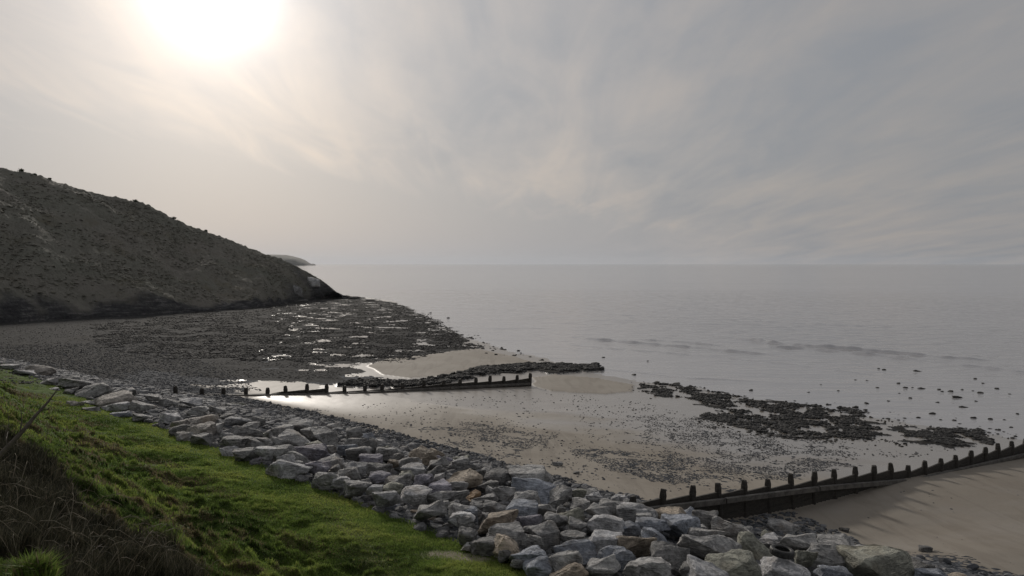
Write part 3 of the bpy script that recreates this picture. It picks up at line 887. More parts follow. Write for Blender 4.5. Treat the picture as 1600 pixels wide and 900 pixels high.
# ------------------------------------------------------------------ boulders of the rock armour
def boulder_mesh(seed, angular=0.5):
    r_ = random.Random(seed)
    bm = bmesh.new()
    n_ = r_.randint(11, 17)
    for i in range(n_):
        th = r_.uniform(0, 2 * math.pi); zc = r_.uniform(-1, 1); rad = math.sqrt(1 - zc * zc)
        v = Vector((rad * math.cos(th), rad * math.sin(th), zc))
        e_ = 0.45 + 0.3 * r_.random()
        v = Vector([math.copysign(abs(c) ** e_, c) for c in v]) * r_.uniform(0.82, 1.0)
        bm.verts.new(v)
    res = bmesh.ops.convex_hull(bm, input=bm.verts)
    bmesh.ops.delete(bm, geom=[g for g in res['geom_interior'] if isinstance(g, bmesh.types.BMVert)], context='VERTS')
    bmesh.ops.dissolve_limit(bm, angle_limit=R(14), verts=bm.verts, edges=bm.edges)
    bmesh.ops.bevel(bm, geom=list(bm.edges), offset=0.07 + 0.05 * r_.random(), segments=2, profile=0.6, affect='EDGES', clamp_overlap=True)
    bmesh.ops.triangulate(bm, faces=bm.faces)
    bmesh.ops.remove_doubles(bm, verts=bm.verts, dist=0.01)
    for _ in range(2):
        bmesh.ops.subdivide_edges(bm, edges=[e_ for e_ in bm.edges if e_.calc_length() > 0.16], cuts=1, use_grid_fill=True)
        bmesh.ops.triangulate(bm, faces=bm.faces)
    bm.normal_update()
    o3 = Vector((seed * 3.7, seed * 1.3, seed * 2.1))
    for v in bm.verts:
        nz = mnoise.noise(v.co * 1.7 + o3) * 0.12 + mnoise.noise(v.co * 4.5 + o3) * 0.07 - abs(mnoise.noise(v.co * 3.1 - o3)) * 0.06 + mnoise.noise(v.co * 11 + o3) * 0.03
        v.co += v.normal * nz
    xs = [v.co for v in bm.verts]
    lo = Vector([min(c[k] for c in xs) for k in range(3)]); hi = Vector([max(c[k] for c in xs) for k in range(3)])
    for v in bm.verts:
        v.co = Vector([(v.co[k] - (lo[k] + hi[k]) / 2) / (hi[k] - lo[k]) for k in range(3)])
    for f in bm.faces: f.smooth = True
    me = bpy.data.meshes.new('boulder')
    bm.to_mesh(me); bm.free()
    me.set_sharp_from_angle(angle=R(32))
    return me
PROTO = [boulder_mesh(100 + i) for i in range(22)]
PROTO_WEED = []
for me in PROTO[:8]:
    m2 = me.copy(); m2.materials.append(M_weedrock); PROTO_WEED.append(m2)
for me in PROTO: me.materials.append(M_rock)

TONE = dict(g=(0.95, 0.94, 0.93), b=(0.78, 0.84, 0.96), t=(1.08, 0.92, 0.74), p=(1.25, 1.25, 1.28), d=(0.62, 0.61, 0.60),
            v=(0.88, 0.85, 0.98), o=(0.80, 0.80, 0.68), r=(1.25, 0.86, 0.52))
TR = [l.split() for l in """997 799 62 24 p|1050 804 48 30 t|1065 821 60 26 b|1100 808 42 36 d|1142 826 56 36 g|980 822 42 26 b|1019 821 50 22 b|1009 809 30 14 g
990 849 60 44 t|1035 842 60 38 b|1044 868 56 40 d|1109 854 88 46 g|1105 835 52 20 g|1182 850 62 48 o|1247 846 60 34 g|972 868 38 34 b|1011 888 70 30 g|1103 895 62 28 p
1149 883 82 42 o|1226 889 66 36 p|1083 888 36 26 d|1294 868 54 42 g|1325 868 54 30 g|1310 853 56 13 g|1371 884 100 44 o|1300 895 46 20 b|1437 884 38 22 d|1458 898 44 14 b
1225 827 48 13 g|1286 841 26 14 g|1257 869 30 36 o|868 771 46 32 g|900 769 28 22 o|927 776 28 20 p|907 785 34 18 g|891 800 44 28 o|934 797 42 26 g|957 789 52 32 g
947 817 60 26 p|901 819 32 24 g|866 808 40 28 g|851 794 34 24 g|818 796 50 36 b|823 813 46 22 v|773 791 38 20 g|778 812 60 36 t|792 830 56 24 g|853 831 46 38 g
832 842 34 24 g|823 827 18 12 d|893 838 40 22 g|943 842 58 32 p|898 857 62 36 b|799 850 54 30 t|824 864 54 28 b|840 883 40 32 b|884 873 50 24 g|886 893 56 24 t
938 884 60 38 g|962 866 46 32 b|988 888 28 28 d|733 799 30 24 b|728 812 26 20 g|746 787 22 13 g|729 836 30 32 d|758 848 46 24 d|788 866 20 20 d|732 853 20 13 g
808 877 24 16 g|718 721 26 16 g|732 731 34 22 d|757 735 24 18 g|779 744 40 26 d|830 748 72 26 g|836 763 66 30 b|719 745 60 26 t|760 757 34 20 d|788 767 30 24 g
768 765 18 14 g|680 733 26 14 d|684 724 36 18 d|661 712 42 12 t|637 723 42 18 g|647 733 38 14 p|620 713 24 14 d|614 706 26 12 g|614 723 16 14 t|636 742 22 18 o
661 748 30 22 v|685 745 20 10 p|685 760 38 18 v|714 758 30 20 g|620 751 44 16 g|612 761 30 16 o|647 771 50 32 p|607 777 44 22 p|707 773 44 26 g|739 771 22 14 r
760 777 32 16 g|678 776 26 22 g|690 787 26 16 g|708 784 22 14 g|672 798 54 22 g|725 796 46 18 g|721 808 40 18 p|747 789 26 13 g|825 777 42 18 g|877 794 14 14 g
469 664 44 20 g|438 672 40 18 g|462 685 46 22 g|488 675 32 11 g|504 682 42 17 g|554 674 26 17 d|437 690 28 20 g|412 689 28 14 g|414 704 32 17 p|441 706 34 24 g
447 716 25 16 p|470 712 38 18 g|484 702 52 20 v|496 727 36 22 v|467 723 15 9 g|455 729 62 10 p|516 721 42 20 g|510 744 42 26 g|532 751 28 18 p|558 759 42 20 g
546 738 34 14 g|556 729 34 15 p|559 707 40 17 g|540 700 32 13 b|578 695 24 24 d|553 690 32 16 g|515 700 20 12 g|580 717 38 19 v|592 730 36 16 d|608 707 40 14 g
595 745 34 20 v|587 763 24 17 p|566 753 24 15 g|522 729 20 8 g|489 693 24 14 o|298 627 34 10 p|225 633 42 14 g|266 625 32 12 g|268 651 38 16 p|314 655 50 17 t
309 640 34 15 g|222 651 30 11 g|370 656 42 13 p|358 650 28 12 d|279 672 28 18 d|278 660 26 10 t|312 672 40 16 t|335 668 30 14 g|318 685 30 14 g|353 681 20 12 p
386 677 44 16 d|390 665 30 9 g|364 690 38 14 g|384 710 36 13 g|358 703 26 12 p|403 692 46 12 g|291 683 28 11 g|340 638 28 11 g|403 656 24 14 d|340 655 22 12 g
35 583 36 9 p|65 577 38 11 t|111 591 28 12 g|118 598 42 9 g|146 608 52 14 g|192 611 42 16 g|181 624 54 15 t|182 634 38 8 p|144 630 30 12 g|241 620 28 10 g
141 640 26 8 d|82 609 20 6 p|117 631 26 12 t|78 595 30 9 g|14 573 28 7 p|190 649 34 14 b|112 611 24 12 g""".replace('\n', '|').split('|')]

def pile(x_, y_):
    q_1, t_1 = qt(np.asarray(x_, float), np.asarray(y_, float))
    b_ = base_h(x_, y_)
    inside = sstep(-0.6, 0.8, q_1) * (1 - sstep(-1.5, 0.3, q_1 - toe(t_1)))
    return b_ + 0.45 * inside
def t_of(p_): return float(qt(p_[0], p_[1])[1])
BL = []            # x, y, z, w, d, h, tone, px
for l in TR:
    u, v, w, h = map(float, l[:4])
    pt = at(u, min(v + h * 0.12, 905), pile)
    dist = math.hypot(pt[0], pt[1]) * 1.02
    wm = w * dist / FPX * (1.08 if t_of(pt) < 35 else 0.92)
    elv = math.atan2(CAMZ - pt[2], dist)
    hm = h * dist / FPX * 1.08
    dm = wm * random.uniform(0.75, 0.95)
    H_ = (hm - dm * math.sin(elv) * 0.45) / math.cos(elv)
    H_ = min(max(H_, wm * (0.52 if t_of(pt) < 35 else 0.36)), wm * 1.0)
    BL.append([pt[0], pt[1], pt[2] - 0.05 * H_, wm, dm, H_, l[4], w, True])
# fill the strip between the traced ones
fr = random.Random(5)
TYP = at(1222, 866, pile)
for i in range(9000):
    t_ = fr.uniform(-22, 88); q1 = 0.9 + fr.random() * (float(toe(t_)) - 0.9)
    x_ = 0.5 + q1 * NX; y_ = 19 + q1 * NY
    t00 = -x_ * 0.71 + y_ * 0.70
    x_ += -(t_ - t00) * 0.71; y_ += (t_ - t00) * 0.70
    rad = fr.uniform(0.22, 0.52) if t_ < 45 else fr.uniform(0.25, 0.6)
    if y_ < 10 or abs(x_ / y_) > 0.80: continue
    ok = True
    for b in BL:
        ddx = x_ - b[0]; ddy = y_ - b[1]
        if ddx * ddx + ddy * ddy < ((rad + b[3] * 0.5) * (0.80 if b[8] else 0.80)) ** 2:
            ok = False; break
    if not ok: continue
    if math.hypot(x_ - TYP[0], y_ - TYP[1]) < 1.3: continue
    al_g, sd_g = seg_ad(x_, y_, G1A, G1B)
    if abs(sd_g) < 0.7 and al_g > -0.6: continue
    zz_ = float(base_h(x_, y_)) - 0.02
    BL.append([x_, y_, zz_, rad * 2, rad * 2 * fr.uniform(0.75, 1.0), rad * 2 * (fr.uniform(0.6, 0.9) if t_ < 40 else fr.uniform(0.4, 0.6)), fr.choice('gggbpdvotggd'),
               rad * 2 * FPX / math.hypot(x_, y_), False])
print('boulders', len(BL))
def inframe(b):
    dy_ = b[1]; u = 800 + b[0] / dy_ * FPX; v = 412 + (CAMZ - b[2]) / dy_ * FPX
    return -30 < u < 1630 and v < 935
order = sorted(range(len(BL)), key=lambda i: -(BL[i][7] + (40 if BL[i][8] else 0)) if inframe(BL[i]) else 1e3 - BL[i][7])
keep = set([i for i in order if inframe(BL[i])][:296])
GRP = 'boulders of the rock armour'
PLAIN = 'ordinary small boulder wedged among larger neighbours in the rock armour'
special = {(1050, 804): 'tan topped boulder directly against the landward end of the near groyne',
           (997, 799): 'pale flat topped boulder just left of the tan topped one by the near groyne',
           (1371, 884): 'largest olive grey boulder, at the seaward foot of the armour beside the bare sand',
           (1226, 889): 'whitish blue boulder just in front of the dumped tyre',
           (1103, 895): 'rounded pale boulder at the bottom edge left of the dark green streaked one',
           (1149, 883): 'broad greenish peaked boulder between the two whitish ones at the bottom edge',
           (1182, 850): 'tall olive boulder immediately left of the dumped tyre',
           (1247, 846): 'grey slab lying under and behind the dumped tyre',
           (1109, 854): 'widest squared grey block, left of the olive boulder by the tyre',
           (778, 812): 'long tan slab sloping down towards the sea in the middle of the armour',
           (719, 745): 'long brown slab with ridged right end near the shingle edge',
           (739, 771): 'small rusty orange stone wedged in the middle of the armour',
           (647, 771): 'pale boulder with shiny veined face near the grass edge',
           (868, 771): 'smooth rounded grey boulder at the beach side left of the near groyne',
           (314, 655): 'wide pinkish brown boulder in the far part of the armour',
           (455, 729): 'thin pale slab lying along the edge of the grass',
           (1100, 808): 'dark pointed boulder leaning by the end of the near groyne',
           (1044, 868): 'dark rounded boulder near the bottom edge left of the widest block',
           (990, 849): 'tan faced block left of the dark blue boulder below the groyne end',
           (1294, 868): 'tall wedge shaped boulder right of the dumped tyre'}
TN = dict(g='grey', b='bluish', t='tan', p='pale', d='dark', v='purplish', o='olive', r='rusty orange')
ORD = ['first', 'second', 'third', 'fourth', 'fifth', 'sixth', 'seventh', 'eighth', 'ninth', 'tenth']
LM = [((1222, 866), 'the dumped tyre'), ((1000, 798), 'the landward end of the near groyne'), ((262, 618), 'the landward end of the far groyne'),
      ((739, 771), 'the rusty orange stone'), ((778, 812), 'the long tan slab'), ((719, 745), 'the long brown ridged slab'), ((455, 729), 'the thin pale slab by the grass'),
      ((314, 655), 'the wide pinkish brown boulder'), ((181, 623), 'the brownish boulder beyond the bare branch'), ((647, 771), 'the shiny veined boulder'),
      ((1371, 884), 'the largest olive boulder'), ((35, 583), 'the top left corner of the armour'), ((565, 690), 'the shingle edge at mid armour'), ((868, 771), 'the smooth rounded boulder')]
LMW = [at(a_[0], a_[1], pile)[:2] for a_, _ in LM]
special[(181, 623)] = 'brownish boulder standing out in the far armour beyond the tip of the bare branch'
LAB = {}
cls = {}
for i in keep:
    b = BL[i]
    dl = [math.hypot(b[0] - c_[0], b[1] - c_[1]) for c_ in LMW]
    j = int(np.argmin(dl))
    size = 'small' if b[3] < 1.0 else ('large' if b[3] > 1.5 else 'middling')
    cls.setdefault((j, size, b[6]), []).append((dl[j], i))
def is_special(i):
    return BL[i][8] and any(abs(float(TR[i][0]) - su) <= 1 and abs(float(TR[i][1]) - sv) <= 1 for su, sv in special)
for (j, size, tn), lst in cls.items():
    lst = sorted(e_ for e_ in lst if not is_special(e_[1]))
    for r_, (dd_, i) in enumerate(lst):
        if r_ < len(ORD):
            LAB[i] = ('only %s %s boulder around %s' % (size, TN[tn], LM[j][1])) if len(lst) == 1 else ('%s %s %s boulder counting out from %s' % (ORD[r_], size, TN[tn], LM[j][1]))
rest_v, rest_f, off = [], [], 0
for i, b in enumerate(BL):
    x_, y_, z_, wm, dm, hm, tone, wp, tr = b
    me = PROTO[(i * 7 + 3) % len(PROTO)]
    rz = -math.atan2(x_, y_) + random.uniform(-0.35, 0.35) + random.choice([0, math.pi])
    tilt = (random.uniform(-0.16, 0.16), random.uniform(-0.2, 0.2))
    c = TONE[tone]
    if tone == 't' and t_of((x_, y_)) > 33: c = (0.98, 0.91, 0.84)
    jit = random.uniform(1.0, 1.45)
    if i in keep:
        o = bpy.data.objects.new('boulder', me)
        o.scale = (wm, dm, hm); o.rotation_euler = (tilt[0], tilt[1], rz); o.location = (x_, y_, z_)
        o.color = (c[0] * jit, c[1] * jit, c[2] * jit, 1)
        link(o)
        lab = LAB.get(i, PLAIN)
        if tr:
            for (su, sv), sl in special.items():
                l = TR[i]
                if abs(float(l[0]) - su) <= 1 and abs(float(l[1]) - sv) <= 1: lab = sl
        tag(o, lab, 'boulder', GRP)
    else:
        M = Matrix.Translation((x_, y_, z_)) @ Matrix.Rotation(rz, 4, 'Z') @ Matrix.Rotation(tilt[0], 4, 'X') @ Matrix.Diagonal((wm, dm, hm, 1))
        v = np.array([w.co[:] for w in me.vertices]); v = np.c_[v, np.ones(len(v))] @ np.array(M).T
        f = np.array([p_.vertices[:] for p_ in me.polygons]) + off
        rest_v.append(v[:, :3]); rest_f.append(f); off += len(v)
if rest_v:
    M_rest = mat_rock('rest_of_armour_stone', dark=(0.8, 0.81, 0.84))
    tag(mesh_np('smaller_boulders', np.concatenate(rest_v), np.concatenate(rest_f), M_rest, None, False),
        'smaller grey boulders filling the far and inner parts of the rock armour', 'boulders', kind='stuff')

# stones and rubble filling the gaps
n_ = 5200
t_ = rng.uniform(-22, 90, n_); q1 = rng.uniform(-0.15, 1.12, n_) * toe(t_)
x_ = 0.5 + q1 * NX; y_ = 19 + q1 * NY; t00 = -x_ * 0.71 + y_ * 0.70
x_ = x_ - (t_ - t00) * 0.71; y_ = y_ + (t_ - t00) * 0.70
k_ = (y_ > 8) & (np.abs(x_ / y_) < 0.85) & (q1 > 0.1); x_, y_ = x_[k_], y_[k_]; n_ = len(x_)
s_ = rng.uniform(0.10, 0.26, n_)
RUB = stone_protos(6, 2, 0.035, 15)
tag(replicate('rubble', RUB, np.stack([x_, y_, base_h(x_, y_) + 0.02], 1), np.stack([s_ * 1.3, s_, s_ * 0.8], 1), rng.uniform(0, 6.28, n_), rng.uniform(-.5, .5, n_), M_rubble, rng.uniform(0, 1, n_), False),
    'broken stones lying in the gaps between the boulders', 'rubble', kind='stuff')

# ------------------------------------------------------------------ groynes
def box_between(a, b, half_w, z0a, z1a, z0b, z1b, jig=0.0):
    """upright plank between plan points a and b with own bottom and top heights at each end"""
    a = Vector((a[0], a[1], 0)); b = Vector((b[0], b[1], 0))
    d_ = (b - a).normalized(); nn = Vector((-d_.y, d_.x, 0)) * half_w
    vs = []
    for p_, z0, z1 in ((a, z0a, z1a), (b, z0b, z1b)):
        for s, zz_ in ((1, z0), (-1, z0), (-1, z1), (1, z1)):
            vs.append((p_.x + nn.x * s, p_.y + nn.y * s, zz_))
    return vs, [(0, 3, 2, 1), (4, 5, 6, 7), (0, 1, 5, 4), (1, 2, 6, 5), (2, 3, 7, 6), (3, 0, 4, 7)]

def mesh_list(name, vs, fs, mat, parent=None, bevel=0.0):
    bm = bmesh.new()
    bv_ = [bm.verts.new(v) for v in vs]
    for f in fs: bm.faces.new([bv_[k] for k in f])
    bmesh.ops.recalc_face_normals(bm, faces=bm.faces)
    if bevel: bmesh.ops.bevel(bm, geom=list(bm.edges), offset=bevel, segments=1, affect='EDGES')
    me = bpy.data.meshes.new(name); bm.to_mesh(me); bm.free()
    me.materials.append(mat)
    return link(bpy.data.objects.new(name, me), parent)

def post_mesh(wd, h, rnd_):
    """squared post whose head is chamfered and worn"""
    prof_ = [(-1.8, wd * 0.50), (h - 0.42, wd * 0.50), (h - 0.30, wd * 0.53), (h - 0.22, wd * 0.51), (h - 0.02, wd * 0.40), (h, wd * 0.36)]
    vs, fs = [], []
    for z_, r_ in prof_:
        for k in range(8):
            an = math.pi / 8 + k * math.pi / 4
            rr_ = r_ * 1.04 * rnd_.uniform(0.95, 1.05)
            cx, cy = math.cos(an), math.sin(an)
            m_1 = max(abs(cx), abs(cy))
            vs.append((cx / m_1 * rr_ * 0.96, cy / m_1 * rr_ * 0.96, z_ + (rnd_.uniform(-0.03, 0.03) if z_ > h - 0.1 else 0)))
    L_ = len(prof_)
    for i in range(L_ - 1):
        for k in range(8):
            a0, a1 = i * 8 + k, i * 8 + (k + 1) % 8
            fs.append((a0, a1, a1 + 8, a0 + 8))
    fs.append(tuple(range((L_ - 1) * 8, L_ * 8)))
    fs.append(tuple(reversed(range(8))))
    return vs, fs

def on_line(u, A, B):
    """point of the plan line A-B that lies under photo column u"""
    k = (u - 800) / FPX
    d_ = B - A
    s = (k * A[1] - A[0]) / (d_[0] - k * d_[1])
    return A + d_ * s

def zat(pt, v):                                  # height seen at photo row v above plan point pt
    dd_ = ray(800 + pt[0] / pt[1] * FPX, v)       # approx. plan column
    return CAMZ + dd_.z / dd_.y * pt[1]

def groyne(A, B, posts, tops, plank, label, wd, walers, grp_name):
    """posts: photo columns, tops: rows of post heads, plank(u)->(row at left end, row at right end) of each bay's top edge"""
    P = [on_line(u, A, B) for u in posts]
    c0 = P[0]; e = empty('timber_groyne', (c0[0], c0[1], float(base_h(c0[0], c0[1]))))
    org = Vector(e.location)
    tag(e, label, 'groyne', grp_name)
    rd = random.Random(len(posts))
    ang_ = math.atan2(B[1] - A[1], B[0] - A[0])
    for p_, tp in zip(P, tops):
        zt = zat(p_, tp)
        zg = float(base_h(p_[0], p_[1]))
        vs, fs = post_mesh(wd, max(0.45, zt - zg), rd)
        o = mesh_list('post', vs, fs, M_wood, e)
        o.location = Vector((p_[0], p_[1], zg)) - org
        o.rotation_euler = (rd.uniform(-.06, .06), rd.uniform(-.06, .06), ang_ + rd.uniform(-.15, .15))
    for i in range(len(P) - 1):
        v0, v1 = plank[i]
        z0, z1 = zat(P[i], v0), zat(P[i + 1], v1)
        d_ = (P[i + 1] - P[i]) / np.linalg.norm(P[i + 1] - P[i])
        a_ = P[i] + d_ * 0.03; b_ = P[i + 1] - d_ * 0.03
        nrm = np.array([-d_[1], d_[0]])
        zb = float(min(base_h(*(P[i] - nrm * 0.5)), base_h(*(P[i + 1] - nrm * 0.5)))) - 0.5
        lay = max(1, int((max(z0, z1) - zb) / 0.26))
        vs, fs, of = [], [], 0
        for k in range(lay):
            f0, f1 = k / lay, (k + 1) / lay
            off_ = 0.012 * (k % 2)
            v_, f_ = box_between(a_ + nrm * off_, b_ + nrm * off_, 0.045, zb + (z0 - zb) * f0, zb + (z0 - zb) * f1 - 0.012, zb + (z1 - zb) * f0, zb + (z1 - zb) * f1 - 0.012)
            vs += [tuple(Vector(q1_) - org) for q1_ in v_]; fs += [tuple(c + of for c in ff) for ff in f_]; of += 8
        mesh_list('plank_panel', vs, fs, M_wood, e)
    for (ua, va, ub, vb, hh) in walers:
        a_, b_ = on_line(ua, A, B), on_line(ub, A, B)
        d_ = (b_ - a_) / np.linalg.norm(b_ - a_); nrm = np.array([-d_[1], d_[0]])
        a_ = a_ - nrm * (wd * 0.5 + 0.12); b_ = b_ - nrm * (wd * 0.5 + 0.12)
        za, zb_ = zat(a_, va), zat(b_, vb)
        v_, f_ = box_between(a_, b_, 0.09, za - hh, za, zb_ - hh, zb_)
        mesh_list('waling_beam', [tuple(Vector(q1_) - org) for q1_ in v_], f_, M_waler, e, 0.012)
    return e

posts1 = [990, 1037, 1083, 1128, 1168, 1205, 1242, 1275, 1309, 1341, 1370, 1398, 1424, 1450, 1476, 1499, 1522, 1544, 1566, 1587, 1608, 1628]
tops1 = [775, 764, 759, 755, 751, 749, 740, 737, 734, 730, 727, 724, 727, 720, 717, 711, 704, 699, 693, 690, 686, 683]
plank1 = []
for i in range(len(posts1) - 1):
    u0, u1 = posts1[i], posts1[i + 1]
    f = lambda u: np.interp(u, [990, 1037, 1128, 1242, 1341, 1398, 1424, 1500, 1600, 1640], [787, 781, 771, 758, 744, 737, 737, 720, 697, 689])
    plank1.append((f(u0) + 1.5, f(u1) - 3.5))
groyne(G1A, G1B, posts1, tops1, plank1, 'near timber groyne of dark posts and planks running out beside the bare sand', 0.26,
       [(1005, 793, 1128, 778.5, 0.22), (1130, 778, 1275, 760, 0.22), (1277, 759.5, 1412, 748.5, 0.22), (1414, 751, 1640, 699, 0.18)], 'timber groynes on the beach')
posts2 = [272, 313, 347, 382, 416, 445, 478, 509, 537, 569, 596, 628, 662, 692, 719, 743, 765, 787, 808, 828]
tops2 = [603, 606, 606, 606, 606, 603, 600, 600, 603, 602, 600, 598, 594, 594, 592, 590, 587, 588, 586, 583]
plank2 = []
ft = lambda u: np.interp(u, [262, 300, 416, 445, 509, 510, 569, 640, 700, 787, 828], [612, 615, 615, 611, 607, 612, 610, 605, 599, 595, 591])
for i in range(len(posts2) - 1):
    u0, u1 = posts2[i], posts2[i + 1]
    a_, b_ = ft(u0 + 1.5), ft(u1 - 1)
    plank2.append((a_ + 0.7, b_ - 0.7))
groyne(G2A, G2B, posts2, tops2, plank2, 'far timber groyne with stubby posts, ending between the two sandbars', 0.30,
       [(275, 618, 540, 613.5, 0.2), (541, 613.5, 700, 604.5, 0.2), (701, 604.5, 826, 598, 0.2)], 'timber groynes on the beach')

# ------------------------------------------------------------------ stones of the beach and reef
def scatter_px(name, poly, count, smin, smax, mat, label, cat, flat=0.6, power=2.0, noise_f=None, lift=0.0, thr=0.0, nscale=5.0, seed=1, poolcut=False, wob=0):
    xs = [p_[0] for p_ in poly]; ys = [p_[1] for p_ in poly]
    U = rng.uniform(min(xs) - 10, max(xs) + 10, count * 4); V_ = rng.uniform(min(ys) - 4, max(ys) + 4, count * 4)
    W1, ok = at_many(U, V_)
    wp = wpoly(poly)
    x1, y1 = W1[:, 0], W1[:, 1]
    ox = x1 + wob * fbm(x1 / 4, y1 / 4, 3, seed + 3); oy = y1 + wob * fbm(x1 / 4, y1 / 4, 3, seed + 8)
    ok &= inpoly(ox, oy, wp)
    ok &= fbm(x1 / nscale, y1 / nscale, 3, seed, 0.6) + rng.uniform(-0.25, 0.25, len(x1)) > thr
    if poolcut: ok &= pool_noise(x1, y1) < 0.46 + rng.uniform(-0.03, 0.06, len(x1))
    x1, y1 = x1[ok][:count], y1[ok][:count]
    n_ = len(x1)
    s = smin + (smax - smin) * rng.uniform(0, 1, n_) ** power
    z1 = terrain(x1, y1)[0]
    return (np.stack([x1, y1, z1 + s * 0.15 + lift], 1), np.stack([s * rng.uniform(0.9, 1.5, n_), s, s * flat * rng.uniform(0.7, 1.2, n_)], 1))

def join_scatter(name, parts, mat, label, cat, protos=PEB, bright=(0, 1)):
    P = np.concatenate([a for a, b in parts]); S_ = np.concatenate([b for a, b in parts]); n_ = len(P)
    o = replicate(name, protos, P, S_, rng.uniform(0, 6.28, n_), rng.uniform(-.3, .3, n_), mat, rng.uniform(bright[0], bright[1], n_), False)
    print(name, n_)
    return tag(o, label, cat, kind='stuff')

join_scatter('reef_stones', [
    scatter_px('', PX['reef_dark'], 42000, 0.04, 0.24, None, '', '', 0.45, 2.6, thr=-0.22, seed=201, poolcut=True, wob=1.5),
    scatter_px('', PX['reef'], 38000, 0.03, 0.12, None, '', '', 0.4, 2.4, thr=-0.6, seed=202, poolcut=True, wob=2),
    scatter_px('', [(520, 460), (570, 462), (640, 480), (700, 500), (760, 532), (820, 556), (760, 556), (700, 530), (640, 500), (590, 478)], 900, 0.08, 0.34, None, '', '', 0.42, 2.0, thr=0.10, seed=203, wob=2),
    scatter_px('', PX['skerry'], 9000, 0.04, 0.20, None, '', '', 0.45, 2.2, thr=-0.02, seed=205, nscale=2.2, wob=1.6),
    scatter_px('', PX['skerry_east'], 3600, 0.03, 0.16, None, '', '', 0.45, 2.0, thr=-0.02, seed=205, nscale=2.2, wob=1.6),
    scatter_px('', [(1080, 650), (1200, 668), (1420, 690), (1420, 700), (1250, 688), (1100, 668)], 700, 0.05, 0.16, None, '', '', 0.4, 2, thr=0.0, seed=207, nscale=2),
    scatter_px('', [(940, 590), (1040, 600), (1200, 615), (1400, 640), (1590, 660), (1590, 690), (1400, 665), (1200, 640), (1000, 618)], 700, 0.05, 0.18, None, '', '', 0.5, 2, thr=0.05, seed=208, nscale=3),
    scatter_px('', PX['ridge_foot'], 900, 0.08, 0.26, None, '', '', 0.6, 1.5, thr=-0.2, nscale=1.2, seed=209, wob=0.6),
], M_reefcob, 'dark weed covered stones of the reef flats and skerries', 'reef stones')
join_scatter('ridge_stones', [
    scatter_px('', PX['ridge'], 4200, 0.08, 0.26, None, '', '', 0.6, 1.3, thr=-0.3, nscale=1.5, seed=211, wob=1.5)],
    M_reefcob, 'low ridge of dark weedy rocks beyond the end of the far groyne', 'rock ridge', protos=stone_protos(6, 2, 0.05, 19))
# shingle
def band(count, t0, t1, w0, w1, smin, smax, power=2.5, seed=1, thr=-1):
    t_ = rng.uniform(t0, t1, count)
    q1 = toe(t_) + rng.uniform(0, 1, count) ** 1.5 * np.interp(t_, [t0, t1], [w0, w1]) - 0.6
    x_ = 0.5 + q1 * NX; y_ = 19 + q1 * NY; t00 = -x_ * 0.71 + y_ * 0.70
    x_ = x_ - (t_ - t00) * 0.71; y_ = y_ + (t_ - t00) * 0.70
    ok = (np.abs(x_ / np.maximum(y_, 1)) < 0.75) & (y_ > 15) & (fbm(x_ / 3, y_ / 3, 3, seed) + rng.uniform(-.2, .2, count) > thr)
    x_, y_ = x_[ok], y_[ok]; n_ = len(x_)
    s = smin + (smax - smin) * rng.uniform(0, 1, n_) ** power
    return (np.stack([x_, y_, terrain(x_, y_)[0] + s * 0.2], 1), np.stack([s * 1.3, s, s * 0.6], 1))
SANDPOLY = [(420, 640), (830, 606), (980, 622), (1100, 655), (1330, 690), (1400, 690), (1500, 702), (1380, 722), (1240, 745), (1040, 768), (900, 762), (800, 735), (640, 688)]
join_scatter('shingle', [
    band(9000, 22, 62, 2.6, 4.5, 0.03, 0.16, seed=221),
    band(16000, 58, 110, 8, 26, 0.02, 0.10, seed=222),
    band(1800, -6, 22, 4.0, 2.0, 0.03, 0.22, seed=223, thr=-0.1),
    scatter_px('', PX['pebble_west'], 3200, 0.012, 0.055, None, '', '', 0.4, 2, thr=-0.15, seed=224, nscale=1.8, wob=2),
    scatter_px('', PX['pebble_mid'], 9000, 0.012, 0.055, None, '', '', 0.4, 2, thr=-0.15, seed=225, nscale=1.8, wob=2),
    scatter_px('', PX['pebble_low'], 6000, 0.012, 0.06, None, '', '', 0.4, 2, thr=-0.1, seed=226, nscale=2.2, wob=2),
    scatter_px('', SANDPOLY, 4200, 0.015, 0.09, None, '', '', 0.45, 3, thr=-0.1, seed=227, nscale=3),
    scatter_px('', [(1080, 800), (1240, 800), (1330, 840), (1400, 870), (1300, 860), (1200, 835)], 900, 0.03, 0.16, None, '', '', 0.5, 2, thr=-0.3, seed=228),
    scatter_px('', [(1150, 790), (1600, 700), (1600, 900), (1460, 900), (1300, 850)], 60, 0.015, 0.06, None, '', '', 0.3, 2, thr=0.1, seed=229, nscale=3),
], M_cob, 'grey shingle and scattered pebbles over the sand', 'shingle')

